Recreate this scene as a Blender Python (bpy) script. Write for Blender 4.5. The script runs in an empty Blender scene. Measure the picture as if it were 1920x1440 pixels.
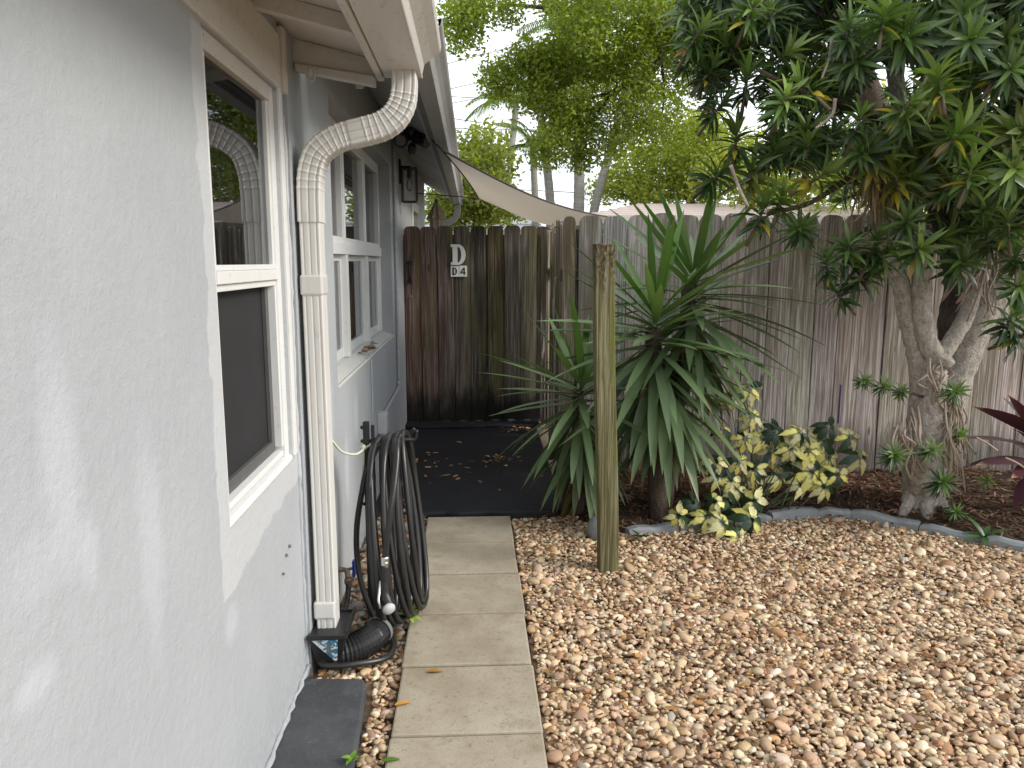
import bpy, bmesh, math, random
import numpy as np
from mathutils import Vector, Matrix, Quaternion
random.seed(7); rng = np.random.default_rng(7)
PI = math.pi
sc = bpy.context.scene
col = sc.collection

# ------------------------------------------------------------------ camera
H = 1.56; F = 1450.0
PITCH = math.atan(229/F); YAW = math.atan(75/math.hypot(F, 229))
cd = bpy.data.cameras.new('camera'); cam = bpy.data.objects.new('camera', cd); col.objects.link(cam)
cam.location = (0, 0, H); cam.rotation_euler = (PI/2-PITCH, 0, -YAW)
cd.sensor_width = 36; cd.lens = 36*F/1920; cd.clip_start = .05; cd.clip_end = 600
sc.camera = cam
_f = Vector((math.sin(YAW)*math.cos(PITCH), math.cos(YAW)*math.cos(PITCH), -math.sin(PITCH)))
_r = Vector((math.cos(YAW), -math.sin(YAW), 0)); _u = _r.cross(_f)
def at(px, py, Y):
    """survey helper: the world point at depth Y that was measured at this spot of the photograph"""
    d = _f+_r*((px-960)/F)-_u*((py-720)/F)
    t = Y/d.y
    return Vector((d.x*t, Y, H+d.z*t))

# ------------------------------------------------------------------ world, sun, exposure
SUN_EL, SUN_AZ = math.radians(31), math.radians(108)      # azimuth clockwise from +Y: from the right, behind the camera
w = bpy.data.worlds.new('World'); sc.world = w; w.use_nodes = True
nt = w.node_tree; nt.nodes.clear()
out = nt.nodes.new('ShaderNodeOutputWorld'); bg = nt.nodes.new('ShaderNodeBackground')
sky = nt.nodes.new('ShaderNodeTexSky'); sky.sky_type = 'NISHITA'; sky.sun_disc = False
sky.sun_elevation = SUN_EL; sky.sun_rotation = SUN_AZ; sky.dust_density = 2.0
tc = nt.nodes.new('ShaderNodeTexCoord'); mp = nt.nodes.new('ShaderNodeMapping'); mp.inputs['Scale'].default_value = (1, 1, 2.6)
nz = nt.nodes.new('ShaderNodeTexNoise'); nz.inputs['Scale'].default_value = 2.2; nz.inputs['Detail'].default_value = 6; nz.inputs['Roughness'].default_value = .55
cr_ = nt.nodes.new('ShaderNodeValToRGB'); cr_.color_ramp.elements[0].position = .36; cr_.color_ramp.elements[1].position = .52
cr_.color_ramp.elements[0].color = (.62, .62, .62, 1); cr_.color_ramp.elements[1].color = (.97, .97, .97, 1)
mx = nt.nodes.new('ShaderNodeMix'); mx.data_type = 'RGBA'; mx.inputs[7].default_value = (7.3, 7.65, 8.05, 1)
nt.links.new(tc.outputs['Generated'], mp.inputs['Vector']); nt.links.new(mp.outputs[0], nz.inputs['Vector'])
nt.links.new(nz.outputs['Fac'], cr_.inputs['Fac']); nt.links.new(cr_.outputs['Color'], mx.inputs[0])
nt.links.new(sky.outputs[0], mx.inputs[6]); nt.links.new(mx.outputs[2], bg.inputs['Color'])
bg.inputs['Strength'].default_value = .12
nt.links.new(bg.outputs[0], out.inputs[0])
sl = bpy.data.lights.new('sun', 'SUN'); sl.energy = 1.5; sl.angle = math.radians(20); sl.color = (1, .95, .87)
so = bpy.data.objects.new('sun', sl); col.objects.link(so)
sd = Vector((math.sin(SUN_AZ)*math.cos(SUN_EL), math.cos(SUN_AZ)*math.cos(SUN_EL), math.sin(SUN_EL)))
so.rotation_euler = sd.to_track_quat('Z', 'Y').to_euler(); so.location = sd*30
vs = sc.view_settings; vs.view_transform = 'Standard'; vs.look = 'None'; vs.exposure = 0.9; vs.gamma = 1; vs.use_curve_mapping = False
cy = sc.cycles; cy.use_denoising = True; cy.max_bounces = 8; cy.diffuse_bounces = 4; cy.glossy_bounces = 4
cy.transparent_max_bounces = 16; cy.caustics_reflective = False; cy.caustics_refractive = False; cy.sample_clamp_indirect = 6

# ------------------------------------------------------------------ material helpers
class MB:
    def __init__(s, name):
        s.m = bpy.data.materials.new(name); s.m.use_nodes = True; s.nt = s.m.node_tree; s.nt.nodes.clear()
        s.out = s.nt.nodes.new('ShaderNodeOutputMaterial')
    def set(s, sock, v):
        if isinstance(v, bpy.types.NodeSocket): s.nt.links.new(v, sock)
        elif isinstance(v, (tuple, list)) and len(v) == 3 and sock.type == 'RGBA': sock.default_value = (*v, 1)
        else: sock.default_value = v
    def N(s, t, props=None, **ins):
        n = s.nt.nodes.new(t)
        for k, v in (props or {}).items(): setattr(n, k, v)
        for k, v in ins.items(): s.set(n.inputs[k.replace('_', ' ')], v)
        return n
    def co(s, kind='Object', scale=(1, 1, 1), rnd=True, loc=(0, 0, 0)):
        v = s.N('ShaderNodeTexCoord').outputs[kind]
        if rnd:
            oi = s.N('ShaderNodeObjectInfo')
            v = s.N('ShaderNodeVectorMath', {'operation': 'ADD'})
            tcn = s.N('ShaderNodeTexCoord'); s.set(v.inputs[0], tcn.outputs[kind])
            sclr = s.N('ShaderNodeMath', {'operation': 'MULTIPLY'}); s.set(sclr.inputs[0], oi.outputs['Random']); sclr.inputs[1].default_value = 37.3
            s.set(v.inputs[1], sclr.outputs[0]); v = v.outputs[0]
        mpn = s.N('ShaderNodeMapping', Vector=v, Scale=scale, Location=loc)
        return mpn.outputs[0]
    def noise(s, vec, scale=5, detail=4, rough=.55, dist=0):
        return s.N('ShaderNodeTexNoise', Vector=vec, Scale=scale, Detail=detail, Roughness=rough, Distortion=dist).outputs['Fac']
    def ramp(s, f, stops, interp='LINEAR'):
        n = s.N('ShaderNodeValToRGB', Fac=f); e = n.color_ramp.elements; n.color_ramp.interpolation = interp
        while len(e) < len(stops): e.new(.5)
        for i, (p, c) in enumerate(stops):
            e[i].position = p; e[i].color = (*c, 1) if isinstance(c, (tuple, list)) else (c, c, c, 1)
        return n.outputs['Color']
    def mix(s, f, a, b, mode='MIX'):
        n = s.N('ShaderNodeMix', {'data_type': 'RGBA', 'blend_type': mode})
        s.set(n.inputs[0], f); s.set(n.inputs[6], a); s.set(n.inputs[7], b); return n.outputs[2]
    def math(s, op, a, b=0.0, c=None, clamp=False):
        n = s.N('ShaderNodeMath', {'operation': op, 'use_clamp': clamp}); s.set(n.inputs[0], a); s.set(n.inputs[1], b)
        if c is not None: s.set(n.inputs[2], c)
        return n.outputs[0]
    def smooth(s, v, lo, hi):
        n = s.N('ShaderNodeMapRange', {'interpolation_type': 'SMOOTHSTEP'}, Value=v); n.inputs['From Min'].default_value = lo; n.inputs['From Max'].default_value = hi
        return n.outputs[0]
    def attr(s, name='Col'): return s.N('ShaderNodeAttribute', {'attribute_name': name}).outputs['Color']
    def ocol(s): return s.N('ShaderNodeObjectInfo').outputs['Color']
    def orand(s): return s.N('ShaderNodeObjectInfo').outputs['Random']
    def bump(s, h, strength=.3, dist=.01):
        return s.N('ShaderNodeBump', Height=h, Strength=strength, Distance=dist).outputs[0]
    def end(s, color, rough=.6, spec=.5, metal=0, normal=None, transl=None, alpha=None):
        b = s.N('ShaderNodeBsdfPrincipled'); s.set(b.inputs['Base Color'], color); s.set(b.inputs['Roughness'], rough)
        s.set(b.inputs['Specular IOR Level'], spec); s.set(b.inputs['Metallic'], metal)
        if normal is not None: s.set(b.inputs['Normal'], normal)
        sh = b.outputs[0]
        if transl:
            t = s.N('ShaderNodeBsdfTranslucent'); s.set(t.inputs['Color'], transl[1])
            mxs = s.N('ShaderNodeMixShader'); mxs.inputs[0].default_value = transl[0]
            s.nt.links.new(sh, mxs.inputs[1]); s.nt.links.new(t.outputs[0], mxs.inputs[2]); sh = mxs.outputs[0]
        s.nt.links.new(sh, s.out.inputs['Surface']); return s.m

def sep(b, v): return b.N('ShaderNodeSeparateXYZ', Vector=v).outputs

# ---- stucco (house wall)
def stucco():
    b = MB('painted_stucco'); v = b.N('ShaderNodeNewGeometry').outputs['Position']; X, Y, Z = sep(b, v)
    big = b.noise(v, 2.2, 5, .6); fine = b.noise(v, 260, 3, .6); mid = b.noise(v, 38, 4, .6)
    st = b.noise(b.N('ShaderNodeMapping', Vector=v, Scale=(1, 22, 1.1)).outputs[0], 1.0, 4, .6)
    c = b.mix(b.smooth(big, .3, .72), (.375, .395, .415), (.405, .426, .446))
    c = b.mix(b.math('MULTIPLY', b.smooth(st, .5, .75), .06), c, (.54, .55, .56))
    c = b.mix(b.math('MULTIPLY', b.smooth(st, .5, .3), .05), c, (.35, .355, .35))
    def blob(cy_, cz, ry, rz, d=.35):
        dy = b.math('DIVIDE', b.math('SUBTRACT', Y, cy_), ry); dz = b.math('DIVIDE', b.math('SUBTRACT', Z, cz), rz)
        r = b.math('SQRT', b.math('ADD', b.math('MULTIPLY', dy, dy), b.math('MULTIPLY', dz, dz)))
        r = b.math('ADD', r, b.math('MULTIPLY', b.math('SUBTRACT', b.noise(v, 14, 4, .6), .5), 1.3))
        return b.smooth(r, 1.0+d*1.7, 1.0-d*1.7)
    for (cy_, cz, ry, rz, k) in ((1.2, 1.24, .05, .17, .30), (1.12, 1.12, .07, .05, .18), (1.08, .95, .05, .025, .32), (1.26, 1.08, .03, .06, .28), (1.95, .62, .05, .05, .3), (1.5, 1.0, .05, .2, .25),
                                 (4.1, .75, .07, .12, .45), (4.35, .5, .05, .2, .4), (3.75, .55, .06, .15, .45), (3.4, .9, .05, .2, .3)):
        c = b.mix(b.math('MULTIPLY', blob(cy_, cz, ry, rz), k), c, (.60, .62, .67))
    # fresh paint band round the near window
    wob = b.math('MULTIPLY', b.math('SUBTRACT', b.noise(v, 9, 3), .5), .09)
    inY = b.math('MULTIPLY', b.smooth(b.math('ADD', Y, wob), 1.90, 1.915), b.smooth(Y, 2.79, 2.78))
    inZ = b.smooth(b.math('ADD', Z, b.math('ADD', wob, b.math('MULTIPLY', b.math('SUBTRACT', Y, 2.0), -.10))), .70, .715)
    near = b.math('MULTIPLY', inY, inZ); near = b.math('MULTIPLY', near, b.smooth(Z, 2.12, 2.11))
    c = b.mix(b.math('MULTIPLY', near, .55), c, (.57, .58, .59))
    # grime splashes low on the wall
    low = b.math('MULTIPLY', b.smooth(Z, .35, 0.0), b.smooth(mid, .42, .62)); c = b.mix(b.math('MULTIPLY', low, .35), c, (.28, .27, .25))
    h = b.math('ADD', b.math('MULTIPLY', fine, .35), b.math('ADD', b.math('MULTIPLY', mid, .9), b.math('MULTIPLY', near, .15)))
    return b.end(c, .62, .35, normal=b.bump(h, .55, .007))
# ---- painted wood / metal
def paint(name, c1, c2, dirt=(.2, .17, .13), rough=.45, k=.5, scale=(3, 3, 3), chips=0.0, metal=0, bscale=120):
    b = MB(name); v = b.co('Object', scale); n1 = b.noise(v, 2.5, 5, .6); n2 = b.noise(v, 11, 5, .65)
    c = b.mix(n1, c1, c2); c = b.mix(b.math('MULTIPLY', b.smooth(n2, .56, .76), k), c, dirt)
    if chips:
        n3 = b.noise(v, 16, 6, .7); c = b.mix(b.math('MULTIPLY', b.smooth(n3, .64, .68), chips), c, (.10, .075, .055))
    return b.end(c, rough, .45, metal, normal=b.bump(b.noise(v, bscale, 3, .6), .12, .004))
# ---- weathered wood: tint comes from the object's own colour
def wood(name, algae=.35, grey=.5, grain=1.0, dark_base=0.0, top=0.0, moss=(.15, .15, .05)):
    b = MB(name); g = b.co('Object', (1, 1, 1))
    vs_ = b.co('Object', (42, 42, 1.3)); gr = b.noise(vs_, 1.6, 6, .62, .6); fine = b.noise(b.co('Object', (230, 230, 3.0)), 1.2, 3, .6)
    wv = b.N('ShaderNodeTexWave', {'wave_type': 'BANDS', 'bands_direction': 'X'}, Vector=b.co('Object', (1, .3, .06)), Scale=17, Distortion=11, Detail=3).outputs['Fac']
    t = b.ocol()
    c = b.mix(b.smooth(gr, .40, .60), b.mix(1.0, t, (.50, .47, .45), 'MULTIPLY'), t)
    c = b.mix(b.math('MULTIPLY', b.smooth(wv, .5, .95), .30*grain), c, b.mix(1.0, t, (.42, .36, .31), 'MULTIPLY'))
    pale = b.math('MULTIPLY', b.smooth(gr, .50, .60), b.smooth(b.noise(b.co('Object', (11, 11, .9)), 1.1, 4), .44, .56))
    c = b.mix(b.math('MULTIPLY', pale, grey), c, (.60, .575, .55))
    stain = b.smooth(b.noise(b.co('Object', (7, 7, .55)), 1.4, 5, .6), .48, .68); c = b.mix(b.math('MULTIPLY', stain, .8), c, b.mix(1.0, t, (.34, .28, .23), 'MULTIPLY'))
    crack = b.smooth(b.noise(b.co('Object', (120, 120, 2.2)), 1.3, 4, .7), .60, .68); c = b.mix(b.math('MULTIPLY', crack, .7), c, b.mix(1.0, t, (.22, .17, .14), 'MULTIPLY'))
    al = b.math('MULTIPLY', b.smooth(b.noise(b.co('Object', (10, 10, 1.0), loc=(5, 3, 1)), 1.1, 4, .6), .48, .66), algae); c = b.mix(al, c, moss)
    vor = b.N('ShaderNodeTexVoronoi', {'feature': 'F1'}, Vector=b.co('Object', (7.5, 3, 2.3)), Scale=1.0, Randomness=1.0).outputs['Distance']
    knot = b.smooth(vor, .12, .05); c = b.mix(b.math('MULTIPLY', knot, .75), c, (.045, .028, .018))
    if top:
        Zo = sep(b, b.co('Object', rnd=False))[2]
        cap = b.math('MULTIPLY', b.smooth(b.math('ADD', Zo, b.math('MULTIPLY', b.noise(b.co('Object', (30, 30, 3)), 1.5, 4), .5)), 1.62, 1.85), b.smooth(b.noise(b.co('Object', (60, 60, 25)), 1.5, 5, .7), .42, .55)); c = b.mix(cap, c, (.05, .03, .02))
    if dark_base:
        Z = sep(b, b.N('ShaderNodeNewGeometry').outputs['Position'])[2]
        rot = b.smooth(b.math('ADD', Z, b.math('MULTIPLY', b.noise(b.co('Object', (6, 6, 2)), 1.5, 4), -.5)), .22, -.06); c = b.mix(b.math('MULTIPLY', rot, dark_base), c, (.014, .013, .012))
    h = b.math('ADD', b.math('MULTIPLY', gr, .8), b.math('ADD', b.math('MULTIPLY', fine, .3), b.math('MULTIPLY', wv, .25)))
    return b.end(c, .82, .2, normal=b.bump(h, .6, .006))
def flat(name, c, rough=.5, spec=.5, metal=0, var=.25, scale=30, bumps=.1):
    b = MB(name); v = b.co('Object'); n = b.noise(v, scale, 4, .6)
    cc = b.mix(n, tuple(x*(1-var) for x in c), tuple(min(1, x*(1+var)) for x in c))
    return b.end(cc, rough, spec, metal, normal=b.bump(n, bumps, .003))
def leafmat(name, rough=.38, tr=.25, gain=1.0, spec=.5, tint=(1.5, 1.7, .55)):
    b = MB(name); c = b.attr('Col'); r = b.orand(); v = b.co('Object')
    c = b.mix(1.0, c, b.ramp(r, [(0, (.72*gain, .72*gain, .72*gain)), (1, (1.25*gain, 1.22*gain, 1.1*gain))]), 'MULTIPLY')
    n = b.noise(v, 45, 3); c = b.mix(b.math('MULTIPLY', b.smooth(n, .5, .75), .25), c, b.mix(1.0, c, (1.35, 1.3, 1.0), 'MULTIPLY'))
    return b.end(c, rough, spec, transl=(tr, b.mix(1.0, c, tint, 'MULTIPLY')))
def attrmat(name, rough=.7, spec=.3, bump=.3, scale=140, k=.35):
    b = MB(name); c = b.attr('Col'); v = b.co('Object', rnd=False); n = b.noise(v, scale, 4, .65); n2 = b.noise(v, scale*.35, 3)
    c = b.mix(b.math('MULTIPLY', b.smooth(n, .45, .75), k), c, b.mix(1.0, c, (.55, .5, .45), 'MULTIPLY'))
    c = b.mix(b.math('MULTIPLY', b.smooth(n2, .5, .75), k), c, b.mix(1.0, c, (1.25, 1.22, 1.2), 'MULTIPLY'))
    return b.end(c, rough, spec, normal=b.bump(n, bump, .003))
def concrete(name, c1, c2, spot, speck=.5, rough=.85, s=1.0, bump=.3):
    b = MB(name); v = b.co('Object'); n1 = b.noise(v, 3.2*s, 6, .65); n2 = b.noise(v, 55*s, 4, .65); n3 = b.noise(v, 210*s, 2, .5); n4 = b.noise(v, 8*s, 5, .7)
    c = b.mix(b.smooth(n1, .32, .7), c1, c2); c = b.mix(b.math('MULTIPLY', b.smooth(n4, .52, .72), .6), c, tuple((a+d)*.5 for a, d in zip(c1, spot)))
    c = b.mix(b.math('MULTIPLY', b.smooth(n2, .55, .75), speck), c, spot); c = b.mix(b.math('MULTIPLY', b.smooth(n3, .62, .72), speck*.7), c, tuple(x*.5 for x in spot))
    return b.end(c, rough, .25, normal=b.bump(b.math('ADD', n2, b.math('MULTIPLY', n3, .6)), bump, .005))
def bark(name, c1, c2, sc_=(14, 14, 5)):
    b = MB(name); v = b.co('Object', sc_); n = b.noise(v, 1.5, 6, .65, .4); n2 = b.noise(b.co('Object'), 70, 4, .7)
    c = b.mix(b.smooth(n, .32, .68), c1, c2); c = b.mix(b.math('MULTIPLY', b.smooth(n2, .5, .7), .55), c, tuple(x*.42 for x in c1))
    return b.end(c, .85, .2, normal=b.bump(b.math('ADD', n, n2), .85, .02))
def glass(name, tint, refl_rough=.02, dusty=.06):
    b = MB(name); lw = b.N('ShaderNodeFresnel', IOR=1.52).outputs[0]
    tr = b.N('ShaderNodeBsdfTransparent'); b.set(tr.inputs['Color'], tint)
    gl = b.N('ShaderNodeBsdfGlossy', Roughness=refl_rough); b.set(gl.inputs['Color'], (.95, .97, 1))
    df = b.N('ShaderNodeBsdfDiffuse'); b.set(df.inputs['Color'], (.45, .46, .46))
    f = b.math('MULTIPLY', lw, 1.15, clamp=True)
    m1 = b.N('ShaderNodeMixShader'); b.set(m1.inputs[0], f); b.nt.links.new(tr.outputs[0], m1.inputs[1]); b.nt.links.new(gl.outputs[0], m1.inputs[2])
    d = b.math('MULTIPLY', b.smooth(b.noise(b.co('Object', (20, 20, 2)), 1.5, 4), .35, .8), dusty)
    m2 = b.N('ShaderNodeMixShader'); b.set(m2.inputs[0], d); b.nt.links.new(m1.outputs[0], m2.inputs[1]); b.nt.links.new(df.outputs[0], m2.inputs[2])
    b.nt.links.new(m2.outputs[0], b.out.inputs['Surface']); return b.m

M = {}
M['stucco'] = stucco()
M['beige'] = paint('old_beige_paint', (.55, .525, .48), (.65, .625, .585), (.25, .19, .13), .5, .5, chips=.75)
M['deck'] = paint('beige_painted_roof_boards', (.54, .505, .455), (.65, .615, .57), (.24, .175, .11), .6, .6, (3, 9, 9), chips=.55)
M['white'] = paint('white_window_paint', (.66, .665, .655), (.75, .75, .735), (.36, .34, .30), .42, .3)
M['sillm'] = paint('weathered_sill', (.46, .46, .43), (.56, .555, .53), (.22, .20, .16), .7, .6)
M['gutter'] = paint('cream_gutter_enamel', (.60, .575, .53), (.68, .66, .62), (.24, .17, .10), .3, .75, (5, 2, 9))
M['gutter2'] = paint('weathered_grey_gutter', (.26, .26, .255), (.40, .40, .39), (.12, .11, .10), .4, .7, (2, 1, 4))
M['spout'] = paint('cream_downspout_enamel', (.60, .58, .545), (.70, .685, .65), (.36, .30, .23), .32, .3, (4, 4, 1.2))
M['soffit'] = paint('grey_soffit_sheet', (.28, .285, .29), (.36, .365, .37), (.16, .15, .14), .6, .4)
M['fascia'] = paint('dark_grey_fascia', (.13, .13, .13), (.20, .20, .20), (.08, .075, .07), .6, .5)
M['shingle'] = flat('roof_shingle', (.33, .32, .31), .9, .2, var=.5)
M['screen'] = flat('dark_insect_screen', (.028, .028, .030), .75, .2, scale=6)
M['sash'] = flat('dark_grey_sash', (.10, .10, .10), .5, .4)
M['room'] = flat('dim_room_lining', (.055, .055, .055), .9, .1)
M['blind'] = flat('grey_blind', (.085, .085, .085), .8, .2, scale=8)
M['glass'] = glass('window_glass', (.42, .44, .44), .02, .03)
M['lampglass'] = glass('lantern_glass', (.95, .95, .95), .02, .02)
M['fence'] = wood('weathered_fence_wood', .22, .8, .8, .55)
M['gatewood'] = wood('dark_gate_wood', .42, .15, 1.2, .97)
M['post'] = wood('mossy_post_wood', .95, .08, .3, 0, 1.0, (.135, .145, .04))
M['black'] = flat('black_metal', (.012, .012, .013), .42, .5)
M['rubber'] = flat('dark_grey_rubber', (.022, .021, .020), .32, .5, var=.5, scale=12)
M['plastic'] = flat('black_plastic', (.018, .018, .02), .4, .5, var=.4)
M['ringgrey'] = flat('grey_pipe_rim', (.16, .165, .17), .6, .3)
M['chrome'] = flat('chrome', (.62, .62, .62), .25, .5, 1)
M['brass'] = flat('dull_brass', (.30, .22, .15), .45, .5, .7)
M['bluecap'] = flat('blue_tap_handle', (.02, .07, .45), .4, .5)
M['bluetape'] = flat('faded_dark_blue_tape', (.02, .03, .16), .6, .3)
M['greyconduit'] = flat('grey_painted_conduit', (.36, .37, .385), .5, .4)
M['boxgrey'] = flat('white_junction_box', (.50, .50, .49), .5, .4)
M['letter'] = flat('white_enamel_letter', (.84, .84, .82), .45, .4, var=.06)
M['ink'] = flat('black_ink', (.012, .012, .012), .5, .4)
M['bulb'] = flat('clear_bulb', (.55, .50, .42), .15, .6)
M['pad'] = concrete('dark_painted_concrete', (.014, .0145, .017), (.022, .0225, .027), (.036, .036, .04), .3, .6, 1.0, .15)
M['strip'] = concrete('charcoal_concrete_strip', (.052, .054, .058), (.085, .087, .093), (.17, .175, .18), .35, .75, 1.2, .35)
M['paver'] = concrete('buff_concrete_paver', (.30, .252, .18), (.41, .358, .275), (.17, .13, .085), .65, .9, 1.0, .4)
M['edging'] = concrete('blue_grey_edging', (.22, .235, .245), (.30, .315, .325), (.13, .135, .135), .4, .85, 1.5)
M['dirt'] = concrete('dark_soil', (.05, .035, .024), (.085, .06, .042), (.03, .02, .014), .5, .95, 2.0, .6)
M['gsoil'] = concrete('brown_gravel_soil', (.17, .105, .06), (.25, .165, .10), (.10, .06, .035), .5, .95, 2.0, .6)
M['ground'] = concrete('sandy_ground', (.14, .11, .075), (.20, .165, .115), (.09, .07, .05), .5, .95, 1.0, .5)
M['gravel'] = attrmat('river_gravel', .62, .35, .35, 150, .4)
M['mulch'] = attrmat('shredded_mulch', .85, .15, .4, 90, .4)
M['leaf'] = leafmat('glossy_evergreen_leaf', .36, .22, tint=(1.4, 1.6, .5))
M['yleaf'] = leafmat('yucca_leaf', .42, .15, tint=(1.3, 1.6, .6))
M['vleaf'] = leafmat('variegated_leaf', .38, .18, tint=(1.1, 1.15, .8))
M['pleaf'] = leafmat('purple_leaf', .30, .12, tint=(1.5, .8, .8))
M['tleaf'] = leafmat('fine_tree_leaf', .5, .42, tint=(1.5, 1.7, .4))
M['dry'] = leafmat('dry_leaf', .8, .15, tint=(1.1, 1, .9), spec=.2)
M['bark'] = bark('pale_lumpy_bark', (.34, .295, .25), (.58, .53, .46), (24, 24, 14))
M['bark2'] = bark('dark_brown_bark', (.075, .055, .042), (.13, .10, .075))
M['root'] = flat('aerial_root', (.33, .27, .21), .8, .2, var=.35)
M['palmbark'] = bark('grey_palm_bark', (.30, .28, .25), (.42, .40, .37), (2, 2, 22))
b = MB('beige_shade_cloth'); vv = b.co('Object'); n = b.noise(b.co('Object', (6, 40, 40)), 2, 4); cc = b.mix(n, (.42, .37, .30), (.54, .48, .41)); M['sail'] = b.end(cc, .9, .1, transl=(.45, b.mix(n, (.40, .34, .27), (.50, .44, .36))), normal=b.bump(b.noise(vv, 200, 2), .2, .003))
M['trim'] = flat('dark_webbing', (.10, .09, .08), .8, .2)
M['canvas'] = flat('tan_umbrella_canvas', (.34, .29, .225), .9, .2)
M['nwall'] = flat('cream_neighbour_wall', (.62, .58, .52), .8, .2)
M['nroof1'] = flat('pinkish_white_roof', (.58, .50, .46), .8, .2, var=.15, scale=6)
M['nroof2'] = flat('pale_grey_shingles', (.46, .47, .48), .85, .2, var=.25, scale=9)
M['cable'] = flat('dark_cable', (.11, .11, .115), .7, .2)
M['rope'] = paint('green_white_rope', (.50, .55, .35), (.72, .74, .64), (.25, .32, .12), .8, .5, (60, 60, 60))
b = MB('sticker_print'); vv = b.co('Object', rnd=False); n = b.noise(vv, 42, 4, .6, .6); cc = b.mix(b.smooth(n, .47, .52), (.72, .74, .76), (.045, .20, .30)); M['sticker'] = b.end(cc, .35, .4)

# ------------------------------------------------------------------ geometry helpers
class G:
    def __init__(s): s.v = []; s.f = []; s.c = []; s.pc = []
    def add(s, vs_, fs, c=None):
        s.pc.append((len(s.v), len(s.v)+len(vs_), len(s.f), len(s.f)+len(fs)))
        o = len(s.v); s.v += [tuple(x) for x in vs_]; s.f += [tuple(i+o for i in f) for f in fs]
        s.c += [c if not isinstance(c, list) else None]*len(vs_) if not isinstance(c, list) else c
        return s
    def box(s, x0, x1, y0, y1, z0, z1, c=None):
        return s.add([(x0, y0, z0), (x1, y0, z0), (x1, y1, z0), (x0, y1, z0), (x0, y0, z1), (x1, y0, z1), (x1, y1, z1), (x0, y1, z1)],
                     [(0, 3, 2, 1), (4, 5, 6, 7), (0, 1, 5, 4), (1, 2, 6, 5), (2, 3, 7, 6), (3, 0, 4, 7)], c)
    def prism(s, prof, axis, a, b_, c=None):
        """closed 2-D profile extruded along axis ('x': profile is (y,z); 'y': (x,z); 'z': (x,y))"""
        def p(q, t): return {'x': (t, q[0], q[1]), 'y': (q[0], t, q[1]), 'z': (q[0], q[1], t)}[axis]
        n = len(prof); vs_ = [p(q, a) for q in prof]+[p(q, b_) for q in prof]
        return s.add(vs_, [tuple(range(n))[::-1], tuple(range(n, 2*n))]+[(i, (i+1) % n, n+(i+1) % n, n+i) for i in range(n)], c)
    def tube(s, pts, r, sides=8, c=None, cap=True, prof=None):
        pts = [Vector(p) for p in pts]; n = len(pts); rr = r if isinstance(r, (list, tuple)) else [r]*n
        t0 = (pts[1]-pts[0]).normalized(); up = Vector((0, 0, 1)) if abs(t0.z) < .9 else Vector((0, 1, 0))
        nx = up.cross(t0).normalized(); vs_ = []
        for i in range(n):
            t = (pts[min(i+1, n-1)]-pts[max(i-1, 0)]).normalized()
            nx = (nx-t*nx.dot(t)).normalized(); ny = t.cross(nx)
            for k in range(sides):
                a = 2*PI*k/sides; q = prof[k] if prof else (math.cos(a), math.sin(a))
                vs_.append(pts[i]+nx*(q[0]*rr[i])+ny*(q[1]*rr[i]))
        fs = [(i*sides+k, i*sides+(k+1) % sides, (i+1)*sides+(k+1) % sides, (i+1)*sides+k) for i in range(n-1) for k in range(sides)]
        if cap: fs += [tuple(range(sides))[::-1], tuple((n-1)*sides+k for k in range(sides))]
        return s.add(vs_, fs, c)
    def lathe(s, prof, center, axis=Vector((0, 0, 1)), sides=16, c=None):
        q = Vector((0, 0, 1)).rotation_difference(Vector(axis)); ce = Vector(center)
        vs_ = [ce+q @ Vector((r*math.cos(2*PI*k/sides), r*math.sin(2*PI*k/sides), z)) for r, z in prof for k in range(sides)]
        n = len(prof)
        fs = [(i*sides+k, i*sides+(k+1) % sides, (i+1)*sides+(k+1) % sides, (i+1)*sides+k) for i in range(n-1) for k in range(sides)]
        fs += [tuple(range(sides))[::-1], tuple((n-1)*sides+k for k in range(sides))]
        return s.add(vs_, fs, c)
    def mesh(s, name, mat, off=(0, 0, 0), smooth=False):
        me = bpy.data.meshes.new(name)
        me.from_pydata([(x-off[0], y-off[1], z-off[2]) for x, y, z in s.v], [], s.f)
        if any(c is not None for c in s.c):
            a = me.color_attributes.new('Col', 'FLOAT_COLOR', 'POINT')
            a.data.foreach_set('color', np.array([(*(c or (.5, .5, .5)), 1) for c in s.c], dtype=np.float32).ravel())
        me.materials.append(M[mat] if isinstance(mat, str) else mat)
        if smooth: me.polygons.foreach_set('use_smooth', [True]*len(me.polygons))
        me.update(); return me
    def obj(s, name, mat, parent=None, smooth=False, bevel=0):
        off = wloc(parent)
        o = bpy.data.objects.new(name, s.mesh(name, mat, off, smooth)); col.objects.link(o)
        if parent: o.parent = parent
        if bevel:
            m_ = o.modifiers.new('bevel', 'BEVEL'); m_.width = bevel; m_.segments = 2; m_.limit_method = 'ANGLE'; m_.angle_limit = math.radians(40)
        return o
def each(g, name, mat, parent, bevel=0, smooth=False):
    for (a, b_, c, d) in g.pc:
        h = G(); h.add(g.v[a:b_], [tuple(i-a for i in f) for f in g.f[c:d]], list(g.c[a:b_])); h.obj(name, mat, parent, smooth, bevel)
def wloc(o):
    v = Vector((0, 0, 0))
    while o is not None: v += o.location; o = o.parent
    return v
def tag(o, label=None, cat=None, group=None, kind=None):
    for k, v in (('label', label), ('category', cat), ('group', group), ('kind', kind)):
        if v: o[k] = v
    return o
def thing(name, loc, label, cat, group=None):
    o = bpy.data.objects.new(name, None); o.location = loc; o.empty_display_size = .1; col.objects.link(o)
    return tag(o, label, cat, group)
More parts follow.
